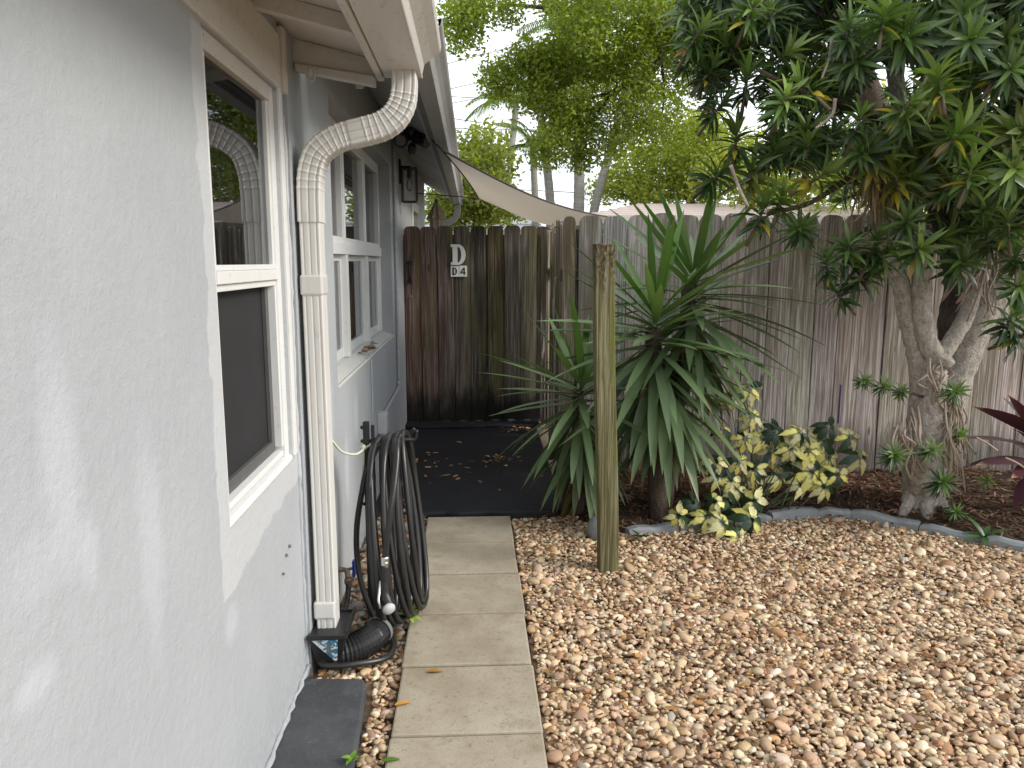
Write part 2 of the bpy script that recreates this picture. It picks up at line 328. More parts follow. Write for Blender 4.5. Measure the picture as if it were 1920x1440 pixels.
def inst(name, me, parent, world_loc, rot=None, scale=1.0):
    o = bpy.data.objects.new(name, me); col.objects.link(o)
    o.location = Vector(world_loc)-wloc(parent) if parent else Vector(world_loc); o.parent = parent
    if rot is not None: o.rotation_mode = 'QUATERNION'; o.rotation_quaternion = rot
    o.scale = (scale, scale, scale) if not isinstance(scale, tuple) else scale
    return o
def cr(pts, n=8):
    pts = [Vector(p) for p in pts]; P_ = [pts[0]*2-pts[1]]+pts+[pts[-1]*2-pts[-2]]; o = []
    for i in range(1, len(P_)-2):
        a, b_, c, d = P_[i-1:i+3]
        for k in range(n):
            t = k/n; o.append(.5*((2*b_)+(c-a)*t+(2*a-5*b_+4*c-d)*t*t+(3*b_-a-3*c+d)*t**3))
    o.append(pts[-1]); return o
def R(a, b_): return random.uniform(a, b_)

# ================================================================== SETTING
XA, XB = -.64, -.625           # faces of the two wall parts
YC = 2.79                      # where they meet
g = G(); g.add([(-150, -150, -.03), (150, -150, -.03), (150, 250, -.03), (-150, 250, -.03)], [(0, 1, 2, 3)])
tag(g.obj('ground', 'ground'), kind='structure')
# bed edging curve (X, Y)
EDGE = [(.60, 4.62), (.72, 4.40), (.88, 4.24), (1.16, 4.29), (1.40, 4.34), (1.70, 4.43), (2.02, 4.51), (2.30, 4.49), (2.48, 4.34), (2.67, 4.17), (2.96, 3.90), (3.3, 3.68), (3.8, 3.52), (4.5, 3.45), (6, 3.42)]
EX = np.array([e[0] for e in EDGE]); EY = np.array([e[1] for e in EDGE])
def edgeY(x): return np.interp(x, EX, EY)
g = G()
xs = np.linspace(.62, 6, 40)
def bedz(x, y):
    d = max(0, y-edgeY(x)); return -.005+.075*min(1, d/.35)+.012*math.sin(x*5.1+y*3)*min(1, d/.2)
rows = 8
for x in xs:
    for j in range(rows):
        y = edgeY(x)+(5.6-edgeY(x))*j/(rows-1); g.v.append((x, y, bedz(x, y))); g.c.append(None)
g.f = [(i*rows+j, (i+1)*rows+j, (i+1)*rows+j+1, i*rows+j+1) for i in range(len(xs)-1) for j in range(rows-1)]
tag(g.obj('mulch_bed_soil', 'dirt', smooth=True), kind='structure')
# path of paving slabs
pb = G().box(-.285, .228, .9, 4.54, -.028, -.004).obj('path', 'dirt'); tag(pb, kind='structure')
ys = [4.535-.4415*k for k in range(9)]
for k in range(8):
    y1, y0 = ys[k]-.006, ys[k+1]+.006
    dx = R(-.006, .006)
    g = G().box(-.278+dx, .222+dx, y0, y1, -.02, .031+(.0015 if k % 2 else 0))
    g.obj('paving_slab', 'paver', pb, bevel=.007)
# dark pad in front of the gate: slab with slightly ragged front edge
prof = [(-.66, 7.6), (-.66, 4.60)]+[(x, 4.57+.012*math.sin(x*23)+R(-.006, .006)) for x in np.linspace(-.60, .50, 14)]+[(.56, 4.62), (.60, 7.6)]
tag(G().prism(prof, 'z', -.03, .045).obj('concrete_pad', 'pad', bevel=.012), kind='structure')
prof = [(-.68, 7.30), (-.68, 7.02)]+[(x, 6.98+.01*math.sin(x*17)+R(-.008, .008)) for x in np.linspace(-.6, .5, 12)]+[(.62, 7.0), (.62, 7.30)]
tag(G().prism(prof, 'z', .044, .075).obj('gate_threshold', 'pad', bevel=.01), kind='structure')
# charcoal strip along the wall
prof = [(XA-.02, -1.5), (-.372, -1.5), (-.376, 2.2), (-.385, 2.45), (-.40, 2.66), (-.415, 2.70), (-.5, 2.705), (XA-.02, 2.715)]
tag(G().prism(prof, 'z', -.03, .030).obj('concrete_strip', 'strip', bevel=.012), kind='structure')

# gravel ---------------------------------------------------------------------
def ico(sub):
    bm = bmesh.new(); bmesh.ops.create_icosphere(bm, subdivisions=sub, radius=1)
    v = np.array([p.co[:] for p in bm.verts]); f = np.array([[q.index for q in p.verts] for p in bm.faces]); bm.free(); return v, f
PAL = np.array([(.55, .42, .275), (.45, .315, .195), (.62, .52, .375), (.34, .235, .15), (.24, .165, .115), (.68, .60, .47), (.31, .18, .105), (.31, .275, .235), (.50, .345, .225), (.58, .48, .36), (.40, .285, .20), (.44, .27, .13)])
PW = np.array([.22, .18, .14, .10, .05, .035, .07, .025, .11, .05, .03, .02]); PW = PW/PW.sum()
def scatter(name, pts, rad, zc, base, flat_, label, mat='gravel', pal=PAL, pw=PW, elong=.5):
    V, Fc = base; n = len(pts); nv = len(V)
    S = np.stack([rad*(1+rng.uniform(0, elong*1.6, n)), rad*(1+rng.uniform(-.15, .15, n)), rad*flat_*rng.uniform(.75, 1.2, n)], 1)
    vv_ = np.repeat(V[None], n, 0)
    for k in range(3):
        d = rng.normal(size=(n, 3)); d /= np.linalg.norm(d, axis=1)[:, None]
        vv_ = vv_*(1+.24*np.clip(np.einsum('vj,nj->nv', V, d), -.4, .9)[..., None]*rng.uniform(-1, .45, n)[:, None, None])
    vv_ = vv_*S[:, None, :]
    a = rng.uniform(0, 2*PI, n); t = rng.normal(0, .28, n); t2 = rng.normal(0, .28, n)
    ca, sa, ct, st, cu, su = np.cos(a), np.sin(a), np.cos(t), np.sin(t), np.cos(t2), np.sin(t2)
    x, y, z = vv_[..., 0], vv_[..., 1], vv_[..., 2]
    y, z = y*ct[:, None]-z*st[:, None], y*st[:, None]+z*ct[:, None]
    x, z = x*cu[:, None]-z*su[:, None], x*su[:, None]+z*cu[:, None]
    x, y = x*ca[:, None]-y*sa[:, None], x*sa[:, None]+y*ca[:, None]
    W = np.stack([x+pts[:, 0:1], y+pts[:, 1:2], z+zc[:, None]], -1).reshape(-1, 3)
    Fa = (Fc[None]+(np.arange(n)*nv)[:, None, None]).reshape(-1)
    me = bpy.data.meshes.new(name); nf = n*len(Fc)
    me.vertices.add(n*nv); me.vertices.foreach_set('co', W.astype(np.float32).ravel())
    me.loops.add(nf*3); me.loops.foreach_set('vertex_index', Fa.astype(np.int32))
    me.polygons.add(nf); me.polygons.foreach_set('loop_start', np.arange(0, nf*3, 3, dtype=np.int32))
    me.polygons.foreach_set('use_smooth', np.ones(nf, dtype=bool))
    cc_ = pal[rng.choice(len(pal), n, p=pw)]*rng.uniform(.86, 1.24, (n, 1))*rng.uniform(.95, 1.05, (n, 3))*np.array([1.03, 1.0, .96])
    ca_ = me.color_attributes.new('Col', 'FLOAT_COLOR', 'POINT')
    ca_.data.foreach_set('color', np.concatenate([np.repeat(np.clip(cc_, 0, .85), nv, 0), np.ones((n*nv, 1))], 1).astype(np.float32).ravel())
    me.materials.append(M[mat]); me.update(); me.validate()
    o = bpy.data.objects.new(name, me); col.objects.link(o)
    return tag(o, label, None, None, 'stuff')
def grid(x0, x1, y0, y1, s):
    gx, gy = np.meshgrid(np.arange(x0, x1, s), np.arange(y0, y1, s)); p = np.stack([gx.ravel(), gy.ravel()], 1)
    return p+rng.uniform(-.55*s, .55*s, p.shape)
def ok_gravel(p):
    x, y = p[:, 0], p[:, 1]
    right = (x > .236) & (y < np.where(x < .60, 4.60, edgeY(x)-.012)) & ~((x < .57) & (y > 4.575))
    left = (x < -.292) & (x > -.60) & (((y > 2.72) & (y < 4.56)) | ((x > -.368) & (y < 2.73)))
    return right | left
I2, I1 = ico(2), ico(1)
p = grid(-.62, 3.7, 1.95, 4.62, .0160); p = p[ok_gravel(p)]; p = p[p[:, 0] < .62*p[:, 1]+.75]
n = len(p); rad = np.clip(rng.lognormal(math.log(.0087), .36, n), .0045, .028)
big = rng.random(n) < .008; rad[big] *= 1.7
zc = rng.uniform(-.014, .008, n)+rad*.3+.010*np.sin(p[:, 0]*3.1+.6)*np.sin(p[:, 1]*2.3)
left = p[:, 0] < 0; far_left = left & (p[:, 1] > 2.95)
fine_ = (~far_left) & (rad > .0092) & (p[:, 1] < 3.9); crs = (~far_left) & ~fine_
print('stones', int(fine_.sum()), int(crs.sum()))
scatter('gravel', p[fine_], rad[fine_], zc[fine_], I2, .62, 'larger tan and brown river gravel stones spread over the yard')
scatter('gravel', p[crs], rad[crs]*1.08, zc[crs], I1, .62, 'small tan and brown river gravel filling the yard')
PAL2 = PAL*.5; PAL2[0] = (.26, .25, .23); PAL2[2] = (.34, .33, .31)  # halved, greyer palette for the stones along the wall
scatter('dark_gravel', p[far_left], rad[far_left]*1.5, zc[far_left], I2, .66, 'darker grey-brown rough stones along the wall under the hose', pal=PAL2)
p2 = grid(.236, 5.5, -.5, 4.5, .036); p2 = p2[ok_gravel(p2)]; p2 = p2[(p2[:, 1] < 1.97) | (p2[:, 0] > .62*p2[:, 1]+.73) | (p2[:, 0] > 3.7)]
n2 = len(p2); scatter('gravel', p2, rng.uniform(.017, .026, n2), rng.uniform(-.016, .008, n2), I1, .6, 'coarse continuation of the river gravel beside the yard')
gb = G().add([(.2, -.6, -.012), (6, -.6, -.012), (6, 4.7, -.012), (.2, 4.7, -.012)], [(0, 1, 2, 3)]).add([(-.7, -.6, -.012), (-.28, -.6, -.012), (-.28, 4.7, -.012), (-.7, 4.7, -.012)], [(0, 1, 2, 3)])
tag(gb.obj('gravel_bed_soil', 'gsoil'), kind='structure')
# leaf flakes among the gravel + mulch strips
def strips(name, pts, zf, label, pal, L=(.02, .08), Wd=(.004, .014), mat='mulch', tilt=.25):
    g = G()
    for (x, y) in pts:
        l = R(*L)/2; wd = R(*Wd)/2; a = R(0, 2*PI); z = zf(x, y)+R(0, .018); s1 = R(-tilt, tilt); s2 = R(-.5, .5); bow = R(-.15, .35)*l
        ca, sa = math.cos(a), math.sin(a); c = random.choice(pal); k = R(.65, 1.3); c = tuple(q*k for q in c); vs_ = []
        for i, t in enumerate((-1, -.35, .35, 1)):
            ww = wd*(.5 if abs(t) == 1 else 1); zz = z+s1*l*t+bow*(1-t*t)
            for sgn in (-1, 1): vs_.append((x+ca*l*t-sa*ww*sgn, y+sa*l*t+ca*ww*sgn, zz+s2*ww*sgn))
        g.add(vs_, [(0, 2, 3, 1), (2, 4, 5, 3), (4, 6, 7, 5)], c)
    return tag(g.obj(name, mat, smooth=True), label, None, None, 'stuff')
mp_ = []
while len(mp_) < 9000:
    x = R(.62, 4.8); y = R(edgeY(x)+.03, 5.35)
    if x < .62*y+1.0: mp_.append((x, y))
BR = [(.15, .075, .045), (.20, .105, .06), (.10, .052, .034), (.25, .145, .09), (.13, .06, .035), (.27, .18, .115), (.05, .032, .024)]
strips('bark_mulch', mp_, bedz, 'reddish brown shredded bark mulch in the planting bed', BR)
fl = [tuple(q) for q in p[(~far_left)][rng.choice(int((~far_left).sum()), 1100, replace=False)]]
strips('leaf_litter', fl, lambda x, y: .012, 'brown leaf flakes caught between the gravel stones', [(.16, .075, .035), (.22, .115, .06), (.12, .06, .03), (.34, .17, .06)], (.015, .045), (.008, .02), 'mulch', .3)
pl = []
for (cx_, cy_, sx, sy, k) in ((-.47, 5.2, .07, .10, 26), (-.45, 5.8, .09, .12, 16), (-.2, 5.5, .2, .25, 14), (.19, 5.85, .07, .06, 26), (0, 5.5, .35, .5, 20), (-.5, 4.72, .06, .08, 14), (-.45, 4.45, .07, .12, 110), (-.45, 4.1, .08, .2, 120), (.45, 6.9, .1, .1, 40)):
    pl += [(random.gauss(cx_, sx), random.gauss(cy_, sy)) for _ in range(k)]
pl = [(x, y) for x, y in pl if -.62 < x < (.5 if y > 4.6 else -.29) and 3.6 < y < 7]
strips('leaf_litter', pl, lambda x, y: .047 if y > 4.58 else .02, 'scattered dry orange-brown leaves on the dark pad', [(.30, .13, .05), (.38, .20, .09), (.22, .11, .06), (.45, .30, .18), (.26, .16, .09)], (.02, .055), (.010, .024), 'mulch', .15)

# garden edging ---------------------------------------------------------------
ed = thing('garden_edging', (1.9, 4.45, 0), 'low curved border of blue-grey scalloped stones between gravel and mulch', 'edging')
pts = [(.88, 4.235), (1.19, 4.295), (1.50, 4.36), (1.80, 4.455), (2.12, 4.525), (2.33, 4.50), (2.62, 4.235), (2.86, 3.995), (3.13, 3.77), (3.45, 3.62), (3.8, 3.53)]
for i in range(len(pts)-1):
    a, b_ = Vector((*pts[i], 0)), Vector((*pts[i+1], 0)); d = (b_-a); L = d.length-.008; d.normalize(); nrm = Vector((-d.y, d.x, 0))
    g = G(); nsg = 6; vs_ = []; dz = R(-.008, .01)
    for k in range(nsg+1):
        t = k/nsg; c = a+d*(.004+L*t); top = .052+dz+.006*math.sin(t*9+i)+R(-.002, .002)-(.008 if k in (0, nsg) else 0)
        hw = .034+R(-.003, .003)
        for (q, z) in ((-hw, -.03), (-hw-.002, top-.014), (-hw+.013, top), (hw-.013, top), (hw, top-.012), (hw, -.03)):
            vs_.append(c+nrm*q+Vector((0, 0, z)))
    fs = [(k*6+j, (k+1)*6+j, (k+1)*6+(j+1) % 6, k*6+(j+1) % 6) for k in range(nsg) for j in range(6)]+[tuple(range(6)), tuple(nsg*6+j for j in range(6))[::-1]]
    g.add(vs_, fs).obj('edging_stone', 'edging', ed)
so_ = G(); so_.lathe([(.001, .115), (.05, .11), (.075, .08), (.08, .02), (.07, -.02)], (.72, 4.24, 0), Vector((.1, -.25, 1)), 12)
tag(so_.obj('edging_stone', 'edging', smooth=True), 'rounded grey stone leaning at the foot of the post', 'stone')

# ================================================================== HOUSE
house = thing('house', (-.64, 3.5, 0), 'grey stucco house wall with white windows, beige eave and gutter', 'house')
def wall_with_holes(name, x, y0, y1, z0, z1, holes, depth, mat):
    g = G(); Ys = sorted({y0, y1}|{h[0] for h in holes}|{h[1] for h in holes}); Zs = sorted({z0, z1}|{h[2] for h in holes}|{h[3] for h in holes})
    for i in range(len(Ys)-1):
        for j in range(len(Zs)-1):
            ym, zm = (Ys[i]+Ys[i+1])/2, (Zs[j]+Zs[j+1])/2
            if any(h[0] < ym < h[1] and h[2] < zm < h[3] for h in holes): continue
            g.add([(x, Ys[i], Zs[j]), (x, Ys[i+1], Zs[j]), (x, Ys[i+1], Zs[j+1]), (x, Ys[i], Zs[j+1])], [(0, 1, 2, 3)])
    for (a, b_, c, d) in holes:
        xd = x-depth
        g.add([(x, a, c), (x, b_, c), (x, b_, d), (x, a, d), (xd, a, c), (xd, b_, c), (xd, b_, d), (xd, a, d)], [(0, 4, 5, 1), (1, 5, 6, 2), (2, 6, 7, 3), (3, 7, 4, 0)])
    return g.obj(name, mat, house)
W1 = (1.985, 2.705, .865, 2.125); W2 = (3.58, 6.13, .995, 2.29)
wall_with_holes('wall', XA, -2.5, YC, -.03, 2.36, [W1], .10, 'stucco')
DO = (8.3, 9.2, .05, 2.1)
wall_with_holes('wall', XB, YC, 10.6, -.03, 2.62, [W2, DO], .16, 'stucco')
G().add([(XA, YC, -.03), (XB, YC, -.03), (XB, YC, 2.62), (XA, YC, 2.62)], [(0, 1, 2, 3)]).obj('wall_return', 'stucco', house)
G().add([(XB, 10.6, -.03), (-5, 10.6, -.03), (-5, 10.6, 2.62), (XB, 10.6, 2.62)], [(0, 1, 2, 3)]).obj('end_wall', 'stucco', house)
# rough render ridge at the joint, ragged render foot along the strip
pts = [(XA+.001, YC-.012+R(-.003, .003), z) for z in np.linspace(-.02, 2.05, 60)]
G().tube(pts, [R(.005, .0115) for _ in pts], 6).obj('render_ridge', 'stucco', house, smooth=True)
pts = [(XA+.004+R(-.002, .004), y, .036+R(-.004, .008)) for y in np.linspace(-1, 2.78, 110)]
G().tube(pts, [R(.006, .013) for _ in pts], 6).obj('render_foot', 'stucco', house, smooth=True)
for (q, r_) in (((541, 1024), .006), ((535, 1041), .006), ((529, 1076), .005)):
    d = _f+_r*((q[0]-960)/F)-_u*((q[1]-720)/F); t = XA/d.x; G().lathe([(r_, 0), (r_, .008), (.001, .010)], (XA, d.y*t, H+d.z*t), Vector((1, 0, 0)), 8).obj('wall_plug', 'fascia', house)
# dark interior behind both windows
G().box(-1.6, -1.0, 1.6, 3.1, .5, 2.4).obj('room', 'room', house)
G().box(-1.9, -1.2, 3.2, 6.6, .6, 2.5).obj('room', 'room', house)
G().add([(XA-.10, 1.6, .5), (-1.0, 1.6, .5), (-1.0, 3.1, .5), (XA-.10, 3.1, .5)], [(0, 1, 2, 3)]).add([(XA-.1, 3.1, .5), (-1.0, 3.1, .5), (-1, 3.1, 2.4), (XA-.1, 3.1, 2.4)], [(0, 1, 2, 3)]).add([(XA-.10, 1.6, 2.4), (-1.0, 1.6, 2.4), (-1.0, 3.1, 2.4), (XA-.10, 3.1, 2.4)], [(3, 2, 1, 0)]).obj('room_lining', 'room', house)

# --- near window
def window(loc): o = bpy.data.objects.new('window', None); o.location = Vector(loc)-house.location; o.parent = house; col.objects.link(o); return o
w1 = window((XA, 2.34, .9))
a, b_, c, d = W1
xf = XA-.012
g = G().box(xf-.05, xf, a, a+.045, c, d).box(xf-.05, xf, b_-.05, b_, c, d)          # jambs butt under head
G().box(xf-.052, xf+.002, a+.045, b_-.05, d-.05, d-.001).obj('head', 'beige', w1, bevel=.003)
each(g, 'jamb', 'white', w1, bevel=.003)
each(G().box(xf-.03, xf-.006, b_-.075, b_-.05, 1.545, d-.05).box(xf-.03, xf-.006, a+.045, a+.07, 1.545, d-.05), 'sash_stile', 'white', w1, bevel=.002)
each(G().box(xf-.04, xf+.004, a+.045, b_-.05, 1.502, 1.536).box(xf-.03, xf-.002, a+.045, b_-.05, 1.5365, 1.552), 'meeting_rail', 'white', w1, bevel=.002)
each(G().box(xf-.035, xf-.006, a+.045, b_-.05, 1.482, 1.5015).box(xf-.035, xf-.006, b_-.068, b_-.05, .93, 1.4815), 'screen_frame', 'white', w1, bevel=.002)
each(G().box(xf-.042, xf-.030, b_-.105, b_-.0682, .956, 1.48).box(xf-.042, xf-.030, a+.045, b_-.0685, .918, .9555), 'lower_sash', 'sash', w1)
G().box(xf-.022, xf-.019, a+.06, b_-.07, 1.55, d-.05).obj('pane', 'glass', w1)
G().box(xf-.050, xf-.044, a+.045, b_-.06, .92, 1.49).obj('insect_screen', 'screen', w1)
g = G().prism([(xf-.05, .917), (xf-.008, .913), (xf-.008, .895), (xf-.05, .895)], 'y', a+.045, b_-.05)
g.prism([(xf-.06, .8945), (xf+.006, .886), (xf+.012, .875), (xf+.012, .866), (xf-.06, .866)], 'y', a+.002, b_+.01); g.obj('sill', 'white', w1, bevel=.003)
# beige casing strip right of the near window, frieze boards above
G().box(XA-.004, XA+.008, b_+.002, b_+.045, .88, 2.28).obj('casing', 'white', w1, bevel=.003)
G().box(XA-.02, XA+.012, 1.2, 2.73, 2.128, 2.30).obj('frieze_board', 'beige', house, bevel=.004)
G().box(XA-.02, XA+.022, 2.735, 2.785, 2.12, 2.33).obj('frieze_block', 'beige', house, bevel=.005)
# --- far window: three lights
w2 = window((XB, 4.85, 1.0)); a, b_, c, d = W2; xg = XB-.085
TR0, TR1 = 1.60, 1.665
mull = [4.44, 5.30]
each(G().box(xg-.05, xg, a, a+.05, c+.03, d).box(xg-.05, xg, b_-.05, b_, c+.03, d), 'jamb', 'white', w2, bevel=.003)
G().box(xg-.052, xg+.002, a+.05, b_-.05, d-.055, d-.001).obj('head', 'white', w2, bevel=.003)
cells = [a+.05]+[q for m_ in mull for q in (m_-.035, m_+.035)]+[b_-.05]
for m_ in mull:
    G().box(xg-.05, xg+.012, m_-.035, m_+.035, c+.03, TR0-.0005).obj('mullion', 'white', w2, bevel=.003)
    G().box(xg-.05, xg+.004, m_-.028, m_+.028, TR1+.0005, d-.0555).obj('mullion', 'white', w2, bevel=.003)
G().box(xg-.055, xg+.014, a+.0005, b_-.0505, TR0, TR1).obj('transom', 'white', w2, bevel=.003)
for k in range(3):
    y0, y1 = cells[2*k]+.0005, cells[2*k+1]-.0005
    for (z0, z1, dd) in ((c+.031, TR0-.001, .030), (TR1+.001, d-.056, .012)):
        t = .035 if dd > .02 else .018
        g = G().box(xg-.045, xg-dd+.012, y0, y0+t, z0, z1).box(xg-.045, xg-dd+.012, y1-t, y1, z0, z1).box(xg-.045, xg-dd+.01, y0+t, y1-t, z0, z0+t*1.6).box(xg-.045, xg-dd+.01, y0+t, y1-t, z1-t, z1)
        g.obj('sash', 'white', w2, bevel=.002)
        G().box(xg-.036, xg-.033, y0+t*.5, y1-t*.5, z0+t, z1-t*.5).obj('pane', 'glass', w2)
    g = G(); nb = 14
    prof = [(xg-.20+.012*math.sin(q*PI), y0+(y1-y0)*q/nb/1.0) for q in range(nb+1)]
    for i in range(nb): g.add([(xg-.19+(i % 2)*.012, y0+(y1-y0)*i/nb, c), (xg-.19+((i+1) % 2)*.012, y0+(y1-y0)*(i+1)/nb, c), (xg-.19+((i+1) % 2)*.012, y0+(y1-y0)*(i+1)/nb, d), (xg-.19+(i % 2)*.012, y0+(y1-y0)*i/nb, d)], [(0, 1, 2, 3)])
    g.obj('blind', 'blind', w2)
G().prism([(xg-.06, c+.03), (xg+.01, c+.028), (XB+.005, c-.005), (XB+.005, c-.02), (xg-.06, c-.02)], 'y', a+.001, b_-.001).obj('sill', 'sillm', w2, bevel=.004)
# grimy patch of leaves on the far sill
strips('leaf_litter', [(R(XB-.05, XB), R(4.6, 5.2)) for _ in range(26)], lambda x, y: c+.008-(x-XB)*.35, 'dead brown leaves lying on the far window sill', [(.20, .11, .06), (.28, .15, .08)], (.03, .07), (.012, .022), 'mulch', .1)
# --- far door, mostly hidden by the gate
dr = bpy.data.objects.new('door', None); dr.location = Vector((XB, 8.75, .05))-house.location; dr.parent = house; col.objects.link(dr)
G().box(XB-.10, XB-.06, 8.36, 9.14, .05, 2.04).obj('door_leaf', 'fascia', dr, bevel=.004)
each(G().box(XB-.1, XB+.015, 8.24, 8.355, .05, 2.1).box(XB-.1, XB+.015, 9.145, 9.26, .05, 2.1).box(XB-.1, XB+.013, 8.24, 9.26, 2.101, 2.2), 'door_frame', 'white', dr, bevel=.004)

# --- near eave: sloping boards, rafters, fascia, gutter
def zr(x): return 2.345-.24*(x+.64)          # underside of the near roof boards
pl_y = [-.6, .15, .62, 1.09, 1.55, 2.02, 2.49, 2.96]
for i in range(len(pl_y)-1):
    y0, y1 = pl_y[i]+.003, pl_y[i+1]-.003
    G().prism([(-1.8, zr(-1.8)), (-.30, zr(-.30)), (-.30, zr(-.30)+.02), (-1.8, zr(-1.8)+.02)], 'y', y0, y1).obj('roof_board', 'deck', house, bevel=.003)
for y in (.6, 1.52, 2.44):
    G().prism([(-.66, zr(-.66)-.052), (-.345, zr(-.345)-.052), (-.345, zr(-.345)-.001), (-.66, zr(-.66)-.001)], 'y', y-.02, y+.02).obj('rafter', 'deck', house, bevel=.003)
G().prism([(-.645, zr(-.645)-.09), (-.335, zr(-.335)-.06), (-.335, zr(-.335)-.001), (-.645, zr(-.645)-.001)], 'y', 2.915, 2.955).obj('end_rafter', 'deck', house, bevel=.004)
G().prism([(-.62, zr(-.62)-.112), (-.34, zr(-.34)-.095), (-.34, zr(-.34)-.0605), (-.62, zr(-.62)-.088)], 'y', 2.90, 2.945).obj('end_trim', 'beige', house, bevel=.004)
G().box(-.335, -.312, -.6, 2.955, 2.205, 2.40).obj('fascia', 'beige', house, bevel=.003)
def gutter(y0, y1, xi, wb, z, hgt, flare, mat, name='gutter'):
    outer = [(xi, z+hgt), (xi, z), (xi+wb, z), (xi+wb+.004, z+.012), (xi+wb+.012, z+hgt*.42), (xi+wb+flare*.55, z+hgt*.62), (xi+wb+flare*.95, z+hgt*.80), (xi+wb+flare, z+hgt-.012), (xi+wb+flare+.002, z+hgt), (xi+wb+flare-.012, z+hgt)]
    t = .003
    inner = [(x_-t if i > 2 else x_+t if i < 2 else x_-t, z_+(t if i in (1, 2, 3) else 0)) for i, (x_, z_) in enumerate(outer)][::-1]
    return G().prism(outer+inner, 'y', y0, y1).obj(name, mat, house)
gutter(-.6, 2.945, -.308, .13, 2.215, .11, .072, 'gutter')
G().prism([(-.308, 2.325), (-.308, 2.216), (-.178, 2.216), (-.166, 2.262), (-.138, 2.285), (-.108, 2.325)], 'y', 2.9455, 2.949).obj('gutter_end', 'gutter', house)
G().tube([(-.176, y, 2.217) for y in (-.6, 1, 2.94)], .005, 6).obj('gutter_hem', 'gutter', house)
# roof skin above both parts
G().prism([(-3, 2.95), (-.20, 2.36), (-.20, 2.375), (-3, 2.98)], 'y', -.8, 2.97).obj('roof', 'shingle', house)
G().prism([(-3, 3.3), (-.17, 2.50), (-.17, 2.52), (-3, 3.33)], 'y', 2.975, 10.9).obj('roof', 'shingle', house)
# --- far eave: soffit sheets, dark fascia, gutter
yy = [2.99]+list(np.arange(3.6, 10.7, .42))+[10.75]
for i in range(len(yy)-1):
    G().prism([(XB-.01, 2.60), (-.275, 2.385), (-.275, 2.392), (XB-.01, 2.607)], 'y', yy[i]+.002, yy[i+1]-.002+.006).obj('soffit_sheet', 'soffit', house).location.z += .003*(i % 2)
G().box(-.292, -.272, 2.985, 10.76, 2.362, 2.384).obj('soffit_trim', 'gutter2', house, bevel=.004)
G().box(-.27, -.236, 2.985, 10.75, 2.345, 2.53).obj('fascia', 'fascia', house, bevel=.003)
gutter(2.985, 10.72, -.232, .075, 2.325, .105, .055, 'gutter2')
G().box(-.235, -.12, 10.721, 10.726, 2.325, 2.43).obj('gutter_end', 'gutter2', house)

# --- downspouts
def rib_profile(n=15):
    """rounded rectangle with flutes, unit half sizes"""
    p = []
    for side in range(4):
        for k in range(n):
            t = -1+2*(k+.5)/n; dent = 1-.055*max(0, math.cos(t*PI*3.0))**2*(1 if abs(t) < .85 else 0)
            q = {0: (dent, t*.97), 1: (-t*.97, dent), 2: (-dent, -t*.97), 3: (t*.97, -dent)}[side]; p.append(q)
    return p
RP = rib_profile()
def sweep(path, hx, hy, name, parent, mat, crimps=None, yaxis=Vector((0, 1, 0))):
    """rectangular fluted section swept along a path lying in a plane perpendicular to yaxis"""
    g = G(); path = [Vector(q) for q in path]; n = len(path); m_ = len(RP); vs_ = []
    for i in range(n):
        t = (path[min(i+1, n-1)]-path[max(i-1, 0)]).normalized(); nx = yaxis.cross(t).normalized()
        k = 1+(crimps[i] if crimps else 0)
        for (u, v) in RP: vs_.append(path[i]+nx*(u*hx*k)+yaxis*(v*hy*k))
    fs = [(i*m_+k, i*m_+(k+1) % m_, (i+1)*m_+(k+1) % m_, (i+1)*m_+k) for i in range(n-1) for k in range(m_)]
    fs += [tuple(range(m_)), tuple((n-1)*m_+k for k in range(m_))]
    return g.add(vs_, fs).obj(name, mat, parent)
ds = bpy.data.objects.new('downspout', None); ds.location = Vector((-.573, 2.87, .19))-house.location; ds.parent = house; col.objects.link(ds)
YD = 2.87
sweep([(-.570, YD, .15), (-.571, YD, .5), (-.573, YD, 1.2), (-.575, YD, 1.74)], .036, .046, 'pipe', ds, 'spout')
low = cr([(-.575, YD, 1.70), (-.574, YD, 1.80), (-.568, YD, 1.87), (-.545, YD, 1.935), (-.50, YD, 1.975), (-.45, YD, 1.998), (-.41, YD, 2.008)], 10)
def crimp(n, a, b_, k): return [(.035 if (i-a) % 4 == 0 and a <= i <= b_ else 0.0)+k for i in range(n)]
sweep(low, .040, .049, 'elbow', ds, 'spout', crimp(len(low), 12, 52, .02))
upb = cr([(-.425, YD, 2.004), (-.37, YD, 2.017), (-.315, YD, 2.034), (-.27, YD, 2.065), (-.242, YD, 2.11), (-.232, YD, 2.16), (-.231, YD, 2.217)], 10)
sweep(upb, .041, .050, 'elbow', ds, 'spout', crimp(len(upb), 10, 48, .04))
for z, hh in ((1.44, .075), (.205, .07)):
    G().box(-.575-.041, -.575+.041, YD-.051, YD+.051, z, z+hh).obj('strap', 'spout', ds, bevel=.008)
d2 = bpy.data.objects.new('downspout', None); d2.location = Vector((-.5, 10.68, 2.0))-house.location; d2.parent = house; col.objects.link(d2)
sweep(cr([(-.19, 10.68, 2.33), (-.19, 10.68, 2.22), (-.24, 10.68, 2.13), (-.40, 10.68, 2.05), (-.52, 10.68, 1.99), (-.565, 10.68, 1.9), (-.57, 10.68, 1.7)], 6), .04, .05, 'elbow', d2, 'gutter2')
sweep([(-.57, 10.68, 1.72), (-.57, 10.68, .1)], .039, .049, 'pipe', d2, 'gutter2')
